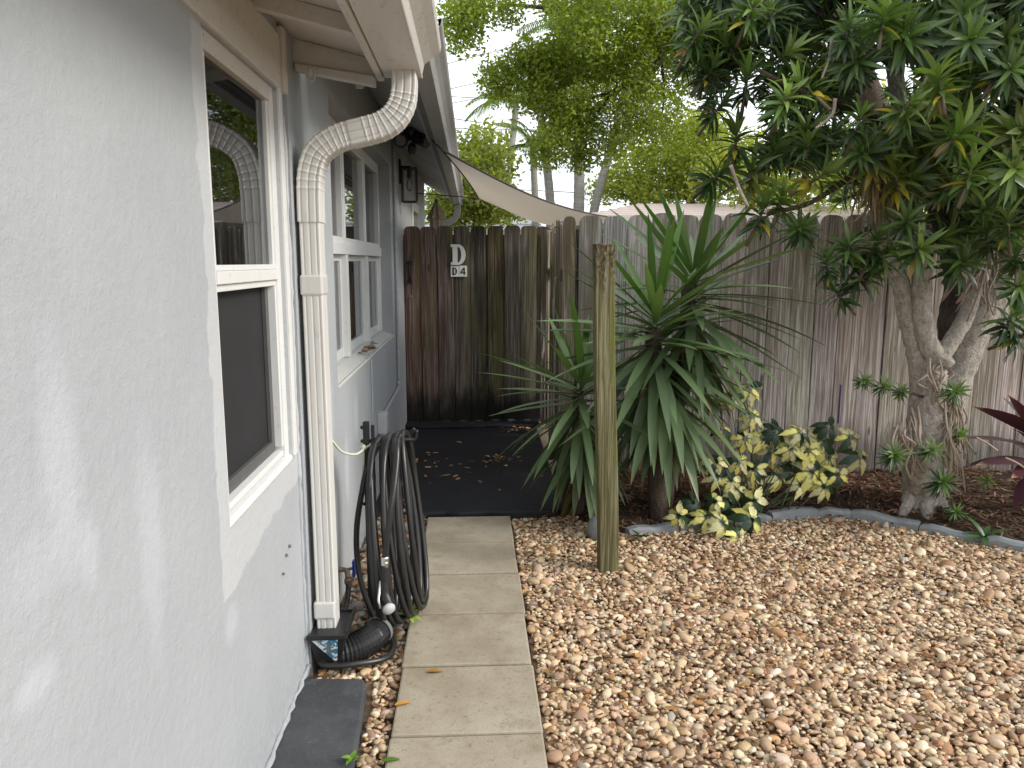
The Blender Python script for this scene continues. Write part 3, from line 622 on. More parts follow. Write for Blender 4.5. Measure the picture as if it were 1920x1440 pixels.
# conduit, junction box, little fittings on the wall
cd_ = cr([(XB+.016, 6.32, 2.56), (XB+.016, 6.32, 1.4), (XB+.016, 6.32, .66), (XB+.016, 6.29, .585), (XB+.016, 6.22, .545), (XB+.016, 5.6, .535), (XB+.016, 5.12, .535)], 6)
G().tube(cd_, .013, 8).obj('conduit', 'greyconduit', house, smooth=True)
G().box(XB, XB+.06, 4.97, 5.09, .45, .58).obj('junction_box', 'boxgrey', house, bevel=.006)
G().tube([(XB+.008, 5.02, .45), (XB+.008, 5.02, .05)], .010, 8).obj('conduit', 'greyconduit', house, smooth=True)
G().tube([(XB+.004, 4.73, .97), (XB+.004, 4.73, .05)], .005, 6).obj('cable_cover', 'greyconduit', house, smooth=True)
G().tube([(-.40, 2.95, 2.30), (-.40, 2.955, 2.18)], .014, 8).obj('vent_pipe', 'greyconduit', house, smooth=True)
G().tube(cr([(-.575, 2.90, 2.235), (-.575, 2.90, 2.20), (-.565, 2.90, 2.19), (-.552, 2.90, 2.195), (-.55, 2.90, 2.215)], 4), .0025, 6).box(-.568, -.556, 2.893, 2.897, 2.205, 2.23).obj('cup_hook', 'white', house)
# outdoor fittings hung on the house
fl_ = thing('flood_light', (-.41, 5.5, 2.47), 'black twin-head security flood light under the eave', 'flood light')
G().lathe([(.045, 0), (.05, .01), (.05, .035), (.02, .05)], (-.41, 5.5, 2.415), sides=16).obj('mount', 'black', fl_)
for sx, dr_ in ((-.055, Vector((-.25, -1, -.35))), (.06, Vector((.85, -.45, -.3)))):
    dr_ = dr_.normalized(); c0 = Vector((-.405+sx, 5.48, 2.385))
    G().lathe([(.03, -.06), (.042, -.045), (.046, .03), (.05, .045), (.05, .055)], c0, dr_, 18).obj('head', 'black', fl_, smooth=False)
    G().lathe([(.036, .0), (.036, .004)], c0+dr_*.0555, dr_, 18).obj('lens', 'ringgrey', fl_)
    G().tube([c0, (-.41, 5.5, 2.43)], .012, 8).obj('arm', 'black', fl_)
G().lathe([(.02, -.05), (.03, -.03), (.03, .0), (.015, .025)], (-.40, 5.46, 2.33), sides=14).obj('sensor', 'black', fl_)
lp = thing('wall_lantern', (XB, 7.0, 2.2), 'black open-frame wall lantern with clear bulb above the gate', 'wall lamp')
lc = Vector((-.54, 6.98, 2.22))
G().box(XB, XB+.016, 6.94, 7.02, 2.23, 2.44).obj('back_plate', 'black', lp, bevel=.003)
G().box(XB+.016, lc.x+.012, 6.97, 6.99, 2.365, 2.385).box(lc.x-.009, lc.x+.009, 6.972, 6.988, 2.34, 2.3649).obj('bracket', 'black', lp)
g = G(); hw, hz = .062, .135
for sx in (-1, 1):
    for sy in (-1, 1): g.box(lc.x+sx*hw-.006, lc.x+sx*hw+.006, lc.y+sy*hw-.006, lc.y+sy*hw+.006, lc.z-hz, lc.z+hz)
for z in (lc.z-hz-.012, lc.z+hz):
    for s_ in (-1, 1): g.box(lc.x-hw-.006, lc.x+hw+.006, lc.y+s_*hw-.0065, lc.y+s_*hw+.0065, z, z+.012).box(lc.x+s_*hw-.0065, lc.x+s_*hw+.0065, lc.y-hw+.0066, lc.y+hw-.0066, z+.0005, z+.0115)
g.obj('frame', 'black', lp)
G().box(lc.x-hw, lc.x+hw, lc.y-.008, lc.y+.008, lc.z+hz+.002, lc.z+hz+.010).lathe([(.02, 0), (.02, .06), (.014, .075)], (lc.x, lc.y, lc.z+.06), sides=12).obj('socket', 'black', lp)
G().lathe([(.006, 0), (.022, .018), (.03, .045), (.024, .08), (.012, .10), (.012, .11)], (lc.x, lc.y, lc.z-.05), sides=14).obj('bulb', 'lampglass', lp, smooth=True)
for s_ in (-1, 1): G().box(lc.x-hw+.006, lc.x+hw-.006, lc.y+s_*hw-.001, lc.y+s_*hw+.001, lc.z-hz, lc.z+hz).obj('pane', 'lampglass', lp)
# ================================================================== GATE AND FENCES
def board_mesh(w_, h_, t_, ear, seed):
    r_ = random.Random(seed); g = G(); n = 9
    prof = [(-w_/2, 0), (w_/2, 0), (w_/2, h_-ear), (w_/2-ear*.35, h_-ear*.3), (w_/2-ear, h_), (-w_/2+ear, h_+r_.uniform(-.004, .004)), (-w_/2+ear*.35, h_-ear*.3), (-w_/2, h_-ear)]
    # stations along the height so that a board can bow and wander a little
    zs = [0, h_*.2, h_*.4, h_*.6, h_*.8, h_-ear, h_-ear*.3, h_]
    bow = r_.uniform(-.006, .006); wv = [r_.uniform(-.002, .002) for _ in zs]; vs_ = []
    for i, z in enumerate(zs):
        ww = w_/2 if z <= h_-ear else (w_/2-ear*.35 if z < h_-.001 else w_/2-ear); yb = bow*math.sin(PI*z/h_)
        cup = r_.uniform(.0, .003)
        for (x, y) in ((-ww, 0), (-ww*.33, -cup), (ww*.33, -cup), (ww, 0), (ww, t_), (-ww, t_)): vs_.append((x+wv[i], y+yb, z+(r_.uniform(-.003, .003) if i == 7 else 0)))
    m_ = 6; k = len(zs)
    fs = [(i*m_+j, i*m_+(j+1) % m_, (i+1)*m_+(j+1) % m_, (i+1)*m_+j) for i in range(k-1) for j in range(m_)]+[tuple(range(m_))[::-1], tuple((k-1)*m_+j for j in range(m_))]
    return g.add(vs_, fs)
def put_board(parent, me, loc, rz, c, tilt=0.0, name='board'):
    o = inst(name, me, parent, loc, Quaternion((0, 0, 1), rz) @ Quaternion((0, 1, 0), tilt)); o.color = (*c, 1); return o
# gate
YG = 7.18
gate = thing('gate', (0, YG, .06), 'dark stained wooden board gate at the end of the path', 'gate')
GC = [(.22, .145, .12), (.215, .15, .125), (.19, .15, .13), (.17, .145, .125), (.10, .09, .075), (.145, .125, .07), (.20, .18, .155), (.205, .185, .14), (.10, .08, .06)]
gw = .1525
gm = [board_mesh(.1462, 1.80, .018, .034, 40+i).mesh('gate_board', 'gatewood') for i in range(4)]
for i in range(8):
    x = -.625+.075+gw*i+.004
    put_board(gate, gm[i % 4], (x, YG+(.003 if i % 2 else 0)+R(-.001, .001), .075+R(-.006, .008)+(.012 if i > 4 else 0)), R(-.012, .012), GC[i], R(-.003, .003))
for i in range(9):
    put_board(gate, gm[(i+1) % 4], (-.625+gw*i, YG+.075, .07), 0, (.05, .042, .034), 0, 'added_back_board').scale = (.62, 1, .965)  # boards added behind in near-black so the gate gaps read dark
for z in (.45, 1.45): G().box(-.62, .60, YG+.024, YG+.06, z, z+.09).obj('rail', 'gatewood', gate).color = (.07, .05, .04, 1)
hd = bpy.data.objects.new('handle', None); hd.location = Vector((-.572, YG, 1.47))-gate.location; hd.parent = gate; col.objects.link(hd)
for z in (1.385, 1.555): G().box(-.597, -.547, YG-.014, YG-.003, z-.016, z+.016).obj('plate', 'black', hd, bevel=.003)
G().tube(cr([(-.572, YG-.010, 1.55), (-.572, YG-.04, 1.53), (-.572, YG-.045, 1.47), (-.572, YG-.04, 1.41), (-.572, YG-.010, 1.39)], 5), [.009]*6+[.012]*9+[.009]*6, 8).obj('grip', 'black', hd, smooth=True)
G().lathe([(.013, 0), (.013, .008), (.006, .012)], (-.567, YG-.003, 1.245), Vector((0, -1, 0)), 12).obj('lock', 'brass', gate)
# letter D : slab-serif outline with a hole, solid
def D_shape(cx_, cz, w_, h_, y, t_, name, mat, parent, serif=True, stroke=.30):
    g = G(); n = 18; x0 = cx_-w_/2; x1 = cx_+w_/2; s_ = w_*stroke; out_, inn = [], []
    sx = w_*.12 if serif else 0; th = h_*.13
    for k in range(n+1):
        a_ = PI/2-PI*k/n; out_.append((cx_+math.cos(a_)*(x1-cx_), cz+math.sin(a_)*h_/2)); inn.append((cx_+math.cos(a_)*(x1-cx_-s_*.9), cz+math.sin(a_)*(h_/2-th)))
    outl = [(x0+sx, cz-h_/2), (x0+sx, cz+h_/2)]; inl = [(x0+sx+s_, cz-h_/2+th), (x0+sx+s_, cz+h_/2-th)]
    O = [outl[1]]+out_+[outl[0]]; I = [inl[1]]+inn+[inl[0]]; m_ = len(O)
    vs_ = [(x, y, z) for x, z in O]+[(x, y, z) for x, z in I]+[(x, y+t_, z) for x, z in O]+[(x, y+t_, z) for x, z in I]; fs = []
    for i in range(m_):
        j = (i+1) % m_; fs += [(i, j, m_+j, m_+i), (2*m_+j, 2*m_+i, 3*m_+i, 3*m_+j), (j, i, 2*m_+i, 2*m_+j), (m_+i, m_+j, 3*m_+j, 3*m_+i)]
    g.add(vs_, fs)
    if serif:
        for z in (cz-h_/2, cz+h_/2-th): g.box(x0, x0+sx+.0005, y+.0008, y+t_, z, z+th)
    return g.obj(name, mat, parent)
lt = D_shape(-.125, 1.625, .135, .185, YG-.024, .018, 'letter_sign', 'letter', None, True, .34); tag(lt, 'large white letter D fixed to the dark gate board', 'sign')
for ch, xx in (('D', -.159), ('4', -.083)):
    t = thing('number_tile', (xx, YG-.010, 1.47), {'D': 'small white tile with black D below the big letter', '4': 'small white tile with black numeral 4 below the big letter'}[ch], 'sign', None)
    G().box(xx-.0365, xx+.0365, YG-.012, YG-.004, 1.425, 1.525).obj('plate', 'letter', t, bevel=.002)
    if ch == 'D': D_shape(xx, 1.475, .042, .066, YG-.0145, .002, 'letter', 'ink', t, False, .34)
    else:
        y0, y1 = YG-.0145, YG-.0125; g = G()
        g.prism([(xx+.006, 1.442), (xx+.017, 1.442), (xx+.017, 1.508), (xx+.006, 1.508)], 'y', y0, y1)
        g.prism([(xx-.024, 1.456), (xx+.0055, 1.456), (xx+.0055, 1.466), (xx-.024, 1.466)], 'y', y0, y1).prism([(xx+.0175, 1.456), (xx+.025, 1.456), (xx+.025, 1.466), (xx+.0175, 1.466)], 'y', y0, y1)
        g.prism([(xx-.024, 1.4665), (xx-.012, 1.4665), (xx+.0055, 1.494), (xx+.0055, 1.508)], 'y', y0, y1); g.obj('numeral', 'ink', t)
# fence return between gate and front fence (boards seen from their edges)
def zf(x): return 0.02
sf = thing('side_fence', (.66, 6.3, 0), 'short return of weathered boards between gate and front fence', 'fence')
fm = [board_mesh(.1572, 1.84, .017, .044, 60+i).mesh('fence_board', 'fence') for i in range(6)]
for xx in (.66, .80): put_board(sf, fm[1], (xx, 7.26, .04), 0, (.12, .10, .08), 0, 'added_back_board')  # dark boards added to close the bright slit beside the gate
sb = [(.70, 7.02, 1.3, .98), (.685, 6.72, 1.45, .985), (.68, 6.5, 1.5, 1.0), (.675, 6.28, 1.52, .97), (.668, 6.06, 1.5, 1.0), (.66, 5.84, 1.5, .99), (.655, 5.66, 1.5, .99)]
for (x, y, rz, s_) in sb:
    o = put_board(sf, fm[random.randrange(6)], (x, y, .04), rz+R(-.03, .03), random.choice([(.33, .27, .18), (.28, .235, .15), (.38, .31, .22)])); o.scale = (1, 1, s_)
brk = G(); brk.add([(.590, 5.9, .02), (.655, 5.9, .02), (.655, 5.915, .02), (.59, 5.915, .02), (.590, 5.9, 1.60), (.655, 5.9, 1.46), (.655, 5.915, 1.47), (.59, 5.915, 1.61), (.62, 5.9, 1.43), (.62, 5.915, 1.44)], [(0, 1, 5, 8, 4), (3, 7, 9, 6, 2), (0, 4, 7, 3), (1, 2, 6, 5), (4, 8, 9, 7), (8, 5, 6, 9)])
o = brk.obj('broken_board', 'fence', sf); o.color = (.20, .175, .09, 1)
G().box(.66, .75, 5.62, 5.66, 1.36, 1.47).obj('latch_block', 'post', sf, bevel=.006).color = (.16, .13, .05, 1)
for z in (.5, 1.42): G().box(.70, .74, 5.48, 7.1, z, z+.09).obj('rail', 'fence', sf).color = (.10, .08, .06, 1)
# front fence
ff = thing('fence', (.66, 5.40, 0), 'long weathered grey-brown dog-ear board fence behind the planting bed', 'fence')
fang = -YAW; fx, fy = math.cos(fang), math.sin(fang)
pit = .1665; nb = 32
for i in range(nb):
    s_ = .055+pit*i; x, y = .60+fx*s_+(.0 if i else .02), 5.42+fy*s_
    u = min(1, i/14); base = Vector((.70, .665, .61)).lerp(Vector((.62, .55, .49)), u); k = R(.78, 1.15)
    c = tuple(base[j]*k*R(.96, 1.04) for j in range(3))
    if i == 0: c = (.36, .31, .21)
    o = put_board(ff, fm[i % 6], (x, y+(.003 if i % 2 else 0), .035+R(-.005, .006)), fang+R(-.012, .012), c, R(-.003, .003))
    o.scale = ((.56 if i == 0 else 1.02), 1, 1.005+R(-.007, .006))
for i in range(nb):
    s_ = .055+pit*(i+.5); put_board(ff, fm[(i+2) % 6], (.60+fx*s_, 5.42+fy*s_+.085, .03), fang, (.12, .10, .085), 0, 'added_back_board').scale = (.6, 1, .955)  # second layer added in a dark colour to keep light out of the gaps
G().box(2.60, 2.608, 5.285, 5.292, .42, .70).obj('blue_tape', 'bluetape', ff)
for z in (.4, 1.42): 
    g = G(); a_ = Vector((.62, 5.46, z)); e_ = a_+Vector((fx, fy, 0))*5.3; nrm = Vector((-fy, fx, 0))*.036
    g.add([a_, e_, e_+nrm, a_+nrm, a_+Vector((0, 0, .09)), e_+Vector((0, 0, .09)), e_+nrm+Vector((0, 0, .09)), a_+nrm+Vector((0, 0, .09))], [(0, 3, 2, 1), (4, 5, 6, 7), (0, 1, 5, 4), (1, 2, 6, 5), (2, 3, 7, 6), (3, 0, 4, 7)])
    g.obj('rail', 'fence', ff).color = (.11, .08, .06, 1)
# the low corner stub boards between gate and fence, seen dark behind
# free-standing timber post
post = G(); A0, A1 = Vector((.682, 3.73, -.05)), Vector((.628, 3.73, 1.645)); vs_ = []
for k, t in enumerate(np.linspace(0, 1, 9)):
    c = A0.lerp(A1, t)+Vector((.004*math.sin(t*7), 0, 0)); hw = .049-.001*t
    for (x, y) in ((-hw, -.045), (hw, -.045), (hw, .045), (-hw, .045)): vs_.append(c+Vector((x, y, R(-.006, .006) if k == 8 else 0)))
post.add(vs_, [(i*4+j, i*4+(j+1) % 4, (i+1)*4+(j+1) % 4, (i+1)*4+j) for i in range(8) for j in range(4)]+[(3, 2, 1, 0), (32, 33, 34, 35)])
o = post.obj('timber_post', 'post', bevel=.005); o.color = (.205, .19, .095, 1)
tag(o, 'mossy square timber post standing alone in the gravel', 'post')

# ================================================================== HOSES AND FITTINGS BY THE WALL
st = thing('hose_stand', (-.455, 3.27, 0), 'black metal garden stake holding the coiled hose', 'hose stand')
each(G().box(-.472, -.446, 3.258, 3.284, -.02, .885).box(-.438, -.424, 3.262, 3.278, -.02, .87), 'stake', 'black', st, bevel=.003)
each(G().tube(cr([(-.445, 3.27, .80), (-.40, 3.27, .805), (-.30, 3.29, .80), (-.255, 3.30, .80), (-.245, 3.30, .84)], 5), .008, 8).tube(cr([(-.445, 3.275, .70), (-.40, 3.33, .77), (-.30, 3.38, .79), (-.26, 3.38, .83)], 5), .008, 8), 'hanger_arm', 'black', st, smooth=True)
for z in (.86, .80, .62, .52): G().lathe([(.008, 0), (.009, .006), (.004, .012)], (-.472, 3.27, z), Vector((-1, 0, 0)), 8).obj('bolt', 'black', st)
hose = thing('garden_hose', (-.33, 3.22, 0), 'dark grey ribbed garden hose coiled in long loops on the stand', 'garden hose')
loops = [((-.435, 3.27, .775), (-.375, 3.075, .035), (-.030, .17)), ((-.415, 3.28, .815), (-.33, 3.08, .032), (-.055, .16)), ((-.385, 3.28, .80), (-.345, 3.12, .055), (-.03, .13)),
         ((-.365, 3.29, .825), (-.30, 3.12, .04), (-.035, .18)), ((-.335, 3.29, .81), (-.262, 3.16, .05), (-.04, .14)), ((-.315, 3.30, .83), (-.245, 3.18, .055), (-.02, .17)),
         ((-.305, 3.31, .83), (-.222, 3.19, .07), (-.025, .13)), ((-.285, 3.32, .825), (-.215, 3.24, .10), (-.01, .12))]
lp2 = []
for i in range(11):
    u = i/10*(len(loops)-1); k = min(int(u), len(loops)-2); f = u-k; a_, b_ = loops[k], loops[k+1]
    lp2.append((tuple(Vector(a_[0]).lerp(Vector(b_[0]), f)+Vector((0, 0, R(-.008, .006)))), tuple(Vector(a_[1]).lerp(Vector(b_[1]), f)+Vector((R(-.008, .008), 0, R(0, .02)))), (a_[2][0]*(1-f)+b_[2][0]*f, (a_[2][1]*(1-f)+b_[2][1]*f)*R(.85, 1.05))))
loops = lp2
pts = []; ns = 26
for i in range(len(loops)-1):
    for k in range(ns):
        t = k/ns; T0, B0, h0 = loops[i]; T1, B1, h1 = loops[i+1]
        T = Vector(T0).lerp(Vector(T1), t); B_ = Vector(B0).lerp(Vector(B1), t); hh = (h0[0]+(h1[0]-h0[0])*t, h0[1]+(h1[1]-h0[1])*t)
        a_ = 2*PI*t; ca = math.cos(a_); sa = math.sin(a_)
        sgn = 1 if sa >= 0 else -1; q = abs(sa)**.75*sgn; ca2 = abs(ca)**.9*(1 if ca >= 0 else -1)
        T.x = -.355+(T.x+.355)*.88; B_.x = -.30+(B_.x+.30)*.88
        pts.append((T+B_)/2+(T-B_)/2*ca2+Vector((hh[0]*.8*q+.014*math.sin(i*2.1+a_), -hh[1]*q, 0)))
rr = [.0132*(1+.03*(i % 2)) for i in range(len(pts))]
G().tube(pts, .0132, 10).obj('coil', 'rubber', hose, smooth=True)
# lighter ribs along the coil
n0 = Vector((-.357, 2.965, .39))
e1 = cr([(-.312, 3.16, .835), (-.310, 3.10, .815), (-.312, 3.05, .74), (-.325, 2.99, .62), (-.345, 2.967, .48), tuple(n0)], 8)
G().tube(e1, .0128, 10).obj('tail', 'rubber', hose, smooth=True)
G().lathe([(.015, 0), (.017, .004), (.017, .016), (.0155, .018), (.017, .02), (.017, .034), (.015, .038)], n0-Vector((0, 0, .03)), sides=16).obj('coupling', 'chrome', hose)
nz_ = bpy.data.objects.new('spray_nozzle', None); nz_.location = n0-hose.location; nz_.parent = hose; col.objects.link(nz_)
G().tube(cr([n0+Vector(q) for q in ((0, 0, -.028), (-.002, -.003, -.08), (-.003, -.006, -.13), (.004, -.015, -.165), (.015, -.025, -.185))], 5), [.016]*8+[.018]*6+[.021]*7, 12).obj('grip', 'plastic', nz_, smooth=True)
G().lathe([(.010, 0), (.024, .004), (.027, .014), (.024, .024), (.012, .03)], n0+Vector((.008, -.028, -.19)), Vector((.5, -.75, -.45)), 16).obj('spray_head', 'boxgrey', nz_, smooth=True)
G().tube([n0+Vector(q) for q in ((-.02, -.01, -.09), (-.026, -.03, -.16), (-.018, -.05, -.19))], [.005, .006, .007], 8).obj('trigger', 'chrome', nz_, smooth=True)
G().tube(cr([(-.455, 3.24, .70), (-.475, 3.22, .60), (-.50, 3.20, .45), (-.50, 3.18, .30), (-.475, 3.15, .18), (-.43, 3.12, .07), (-.40, 3.1, .035), (-.35, 3.03, .035), (-.325, 2.93, .035), (-.35, 2.83, .035), (-.45, 2.765, .05), (-.56, 2.755, .05), (-.598, 2.80, .052)], 7), .0125, 10).obj('supply_hose', 'rubber', hose, smooth=True)
# rope
rp = thing('rope', (-.5, 3.1, .8), 'thin green and white braided rope tying the stand to the downspout', 'rope')
G().tube(cr([(-.545, 2.93, .885), (-.52, 3.02, .815), (-.485, 3.14, .775), (-.462, 3.245, .775), (-.435, 3.25, .79)], 7), .0052, 8).obj('strand', 'rope', rp, smooth=True)
G().tube(cr([(-.468, 3.245, .78), (-.470, 3.24, .72), (-.472, 3.24, .66), (-.468, 3.24, .60)], 6), .0048, 8).obj('tail', 'rope', rp, smooth=True)
G().lathe([(.004, -.012), (.012, -.006), (.013, .004), (.005, .013)], (-.468, 3.243, .777), sides=10).obj('knot', 'rope', rp, smooth=True)
# tap on the wall
tp = thing('tap', (XB, 3.42, .14), 'small brass garden tap with blue handle low on the wall', 'tap')
G().tube(cr([(XB, 3.42, .16), (XB+.025, 3.42, .16), (XB+.04, 3.41, .155), (XB+.045, 3.40, .13)], 5), [.011]*10+[.013]*6, 10).lathe([(.018, 0), (.018, .02), (.014, .03)], (XB+.046, 3.40, .10), sides=12).obj('body', 'brass', tp, smooth=False)
G().tube([(XB+.03, 3.42, .16), (XB+.065, 3.42, .165)], .007, 8).obj('stem', 'brass', tp)
G().box(XB+.064, XB+.076, 3.405, 3.435, .125, .205).obj('handle', 'bluecap', tp, bevel=.004)
G().tube(cr([(XB+.046, 3.40, .11), (XB+.05, 3.36, .07), (XB+.055, 3.25, .05), (XB+.06, 3.12, .04), (XB+.05, 3.0, .04)], 6), .0125, 10).obj('feed_hose', 'rubber', tp, smooth=True)
# black drain adaptor
ad = thing('drain_adaptor', (-.56, 2.87, 0), 'black plastic drain adaptor with label catching the downspout', 'drain pipe')
def frus(a_, b_, z0, z1):
    g = G(); (x0, x1, y0, y1), (X0, X1, Y0, Y1) = a_, b_
    return g.add([(x0, y0, z0), (x1, y0, z0), (x1, y1, z0), (x0, y1, z0), (X0, Y0, z1), (X1, Y0, z1), (X1, Y1, z1), (X0, Y1, z1)], [(0, 3, 2, 1), (4, 5, 6, 7), (0, 1, 5, 4), (1, 2, 6, 5), (2, 3, 7, 6), (3, 0, 4, 7)])
g = frus((-.60, -.515, 2.785, 2.93), (-.628, -.487, 2.755, 2.968), .03, .168); g.obj('hopper', 'plastic', ad, bevel=.004)
each(G().box(-.632, -.483, 2.748, 2.7545, .158, .176).box(-.632, -.483, 2.9685, 2.975, .158, .176).box(-.4865, -.480, 2.7546, 2.9684, .158, .19), 'rim', 'plastic', ad, .002)
def onface(u, v, e=.0015):  # sloping front face of the hopper
    z = .03+.138*v; y = 2.785-.03*v-e; x0 = -.60-.028*v; x1 = -.515+.028*v; return (x0+(x1-x0)*u, y, z)
G().add([onface(.08, .88), onface(.60, .30), onface(.78, .18), onface(.84, .24), onface(.80, .90)], [(0, 1, 2, 3, 4)]).obj('label', 'sticker', ad)
G().add([onface(u, v, .0028) for u, v in ((.46, .50), (.60, .42), (.62, .72), (.48, .74))], [(0, 1, 2, 3)]).obj('label_mark', 'fascia', ad)
pth = cr([(-.60, 2.845, .055), (-.55, 2.838, .058), (-.50, 2.845, .062), (-.455, 2.875, .066), (-.415, 2.93, .068), (-.395, 2.985, .07)], 9)
G().tube(pth, [(.060 if i % 2 else .054) for i in range(len(pth)-9)]+[.056]*9, 20).obj('elbow', 'plastic', ad, smooth=False)
G().tube([pth[-2], pth[-1]+(pth[-1]-pth[-2])*2.0], .0605, 20, cap=False).obj('outlet_rim', 'ringgrey', ad, smooth=True)

# ================================================================== PLANTS
UP = Vector((0, 0, 1))
def blade(g, base, d, L, wd, droop, c, segs=6, fold=.25, tipc=None, twist=0.0, wprof=None, kink=None):
    """one leaf: a folded strip that starts at base in direction d and bends down under its weight"""
    p = Vector(base); d = Vector(d).normalized(); side = d.cross(UP)
    if side.length < .05: side = Vector((1, 0, 0)).cross(d)
    side.normalize(); side = Quaternion(d, twist) @ side
    step = L/segs; vs_ = []; cs = []
    for i in range(segs+1):
        t = i/segs; ww = wd*.5*(wprof(t) if wprof else math.sin(PI*min(1, .12+.88*t)**.8)**.7 if t < 1 else 0)
        if i == segs: ww = wd*.02
        nrm = side.cross(d).normalized()
        cc_ = tuple(a_*(1+.12*(t-.5)) for a_ in c) if tipc is None or t < .93 else tipc
        vs_ += [p-side*ww+nrm*(ww*fold), p.copy(), p+side*ww+nrm*(ww*fold)]; cs += [cc_, tuple(q*1.12 for q in cc_), cc_]
        dd = droop*(kink(t) if kink else 1)
        d = (d+Vector((0, 0, -1))*dd*step/L).normalized(); side = (side-d*side.dot(d)).normalized(); p = p+d*step
    fs = []
    for i in range(segs): fs += [(i*3, i*3+1, i*3+4, i*3+3), (i*3+1, i*3+2, i*3+5, i*3+4)]
    g.add(vs_, fs, cs); return g
def lanc(t): return max(.02, math.sin(PI*(.06+.94*t)**.75))**.85
def strap(t): return min(1, .45+2.2*t) * (1 if t < .55 else max(.0, 1-((t-.55)/.45)**1.7))

# ---- dracaena rosettes
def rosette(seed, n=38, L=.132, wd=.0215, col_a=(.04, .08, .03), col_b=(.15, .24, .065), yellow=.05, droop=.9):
    r_ = random.Random(seed); g = G()
    for i in range(n):
        t = i/(n-1); az = i*2.39996+r_.uniform(-.2, .2); el = math.radians(72-(t**.85)*95+r_.uniform(-10, 10))
        d = Vector((math.cos(az)*math.cos(el), math.sin(az)*math.cos(el), math.sin(el)))
        base = Vector((0, 0, .03-.10*t)); l = L*(.55+.55*math.sin(PI*min(1, .25+.7*t)))*r_.uniform(.85, 1.15)
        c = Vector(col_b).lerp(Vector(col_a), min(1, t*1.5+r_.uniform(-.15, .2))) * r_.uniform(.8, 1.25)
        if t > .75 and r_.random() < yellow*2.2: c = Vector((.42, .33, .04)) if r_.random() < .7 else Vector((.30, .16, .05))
        blade(g, base, d, l, wd*r_.uniform(.85, 1.15), droop*r_.uniform(.5, 1.3), tuple(c), 5, .22, None, r_.uniform(-.3, .3), lanc)
    g.tube([(0, 0, .03), (0, 0, -.06), (.01, .005, -.16)], [.006, .008, .009], 5, (.16, .13, .09))
    return g
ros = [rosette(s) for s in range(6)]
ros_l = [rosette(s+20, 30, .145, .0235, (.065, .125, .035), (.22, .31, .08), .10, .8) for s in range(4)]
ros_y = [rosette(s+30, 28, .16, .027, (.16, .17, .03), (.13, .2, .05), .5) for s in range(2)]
def join(g, h, p_, q, s_):
    M4 = Matrix.Translation(p_) @ q.to_matrix().to_4x4() @ Matrix.Scale(s_, 4); g.add([M4 @ Vector(v) for v in h.v], h.f, list(h.c))
def aim(d, roll=None):
    q = UP.rotation_difference(Vector(d).normalized()); return q @ Quaternion(UP, roll if roll is not None else R(0, 2*PI))
tree = thing('dracaena_tree', (2.72, 4.4, .05), 'multi-stemmed tree with pale lumpy trunk and strappy leaf rosettes in the bed', 'tree')
def limb(name, pts, r0, r1, sides=10, mat='bark', lump=.0, parent=tree):
    q = cr(pts, 7); n = len(q); return G().tube(q, [(r0+(r1-r0)*i/(n-1))*(1+lump*random.uniform(-1, 1)) for i in range(n)], sides).obj(name, mat, parent, smooth=True)
T = lambda px, py, Y=4.4: at(px, py, Y)
limb('trunk', [T(1722, 966, 4.5), T(1728, 925, 4.47), T(1736, 880), T(1740, 820), T(1744, 760), T(1750, 700), T(1756, 668)], .112, .065, 16, lump=.10)
limb('trunk', [T(1722, 966, 4.52), T(1715, 900, 4.5), T(1722, 800, 4.46), T(1726, 740, 4.46), T(1718, 660, 4.46), T(1700, 590, 4.46), T(1688, 530, 4.46), T(1660, 470, 4.5), T(1630, 400, 4.5)], .075, .042, 12, lump=.08)
limb('limb', [T(1756, 672), T(1738, 640), T(1728, 580), T(1728, 520), T(1720, 440), T(1705, 340), T(1690, 230), T(1675, 120), T(1650, 20), T(1640, -90)], .062, .034, 12, lump=.08)
limb('limb', [T(1740, 900, 4.55), T(1765, 800, 4.58), T(1785, 730, 4.58), T(1815, 650, 4.58), T(1850, 575, 4.58), T(1882, 530, 4.58), T(1900, 430, 4.6), T(1925, 330, 4.6), T(1960, 200, 4.6), T(1985, 60, 4.6)], .115, .05, 14, lump=.08)
limb('limb', [T(1762, 672), T(1790, 630, 4.42), T(1812, 590, 4.46), T(1830, 520, 4.5), T(1835, 430, 4.55), T(1810, 330, 4.6), T(1790, 220, 4.6), T(1800, 100, 4.6), T(1830, -60, 4.6)], .05, .04, 10, lump=.06)
limb('limb', [T(1785, 680, 4.62), T(1780, 600, 4.66), T(1790, 520, 4.7), T(1760, 400, 4.75), T(1740, 260, 4.75), T(1745, 100, 4.8)], .07, .04, 10, 'bark2', .05)
limb('limb', [T(1702, 350), T(1722, 290, 4.45), T(1750, 230, 4.5), T(1770, 150, 4.5)], .035, .02, 8, 'bark2', .05)
for (pp) in ([T(1690, 250), T(1600, 200, 4.2), T(1500, 170, 4.0), T(1420, 130, 3.9)], [T(1690, 300), T(1600, 330, 4.3), T(1520, 380, 4.2), T(1440, 400, 4.1)], [T(1670, 120), T(1560, 40, 4.3), T(1450, -20, 4.2)], [T(1640, 420, 4.5), T(1600, 450, 4.3), T(1560, 470, 4.2)],
             [T(1830, 400, 4.5), T(1870, 330, 4.0), T(1900, 300, 3.7)], [T(1800, 120, 4.6), T(1850, 40, 4.0), T(1880, 0, 3.6)]): limb('branch', pp, .022, .010, 7, 'bark2', .05)
for pp in ([(1725, 65), (1735, 130), (1730, 190)], [(1852, 170), (1838, 240), (1820, 290)], [(1560, 70), (1555, 110), (1540, 150)], [(1566, 185), (1560, 215), (1530, 240)], [(1370, 310), (1385, 350), (1402, 385)]):
    limb('dead_twig', [at(x, y, 3.75+R(-.1, .1)) for x, y in pp], .010, .006, 6, 'root')
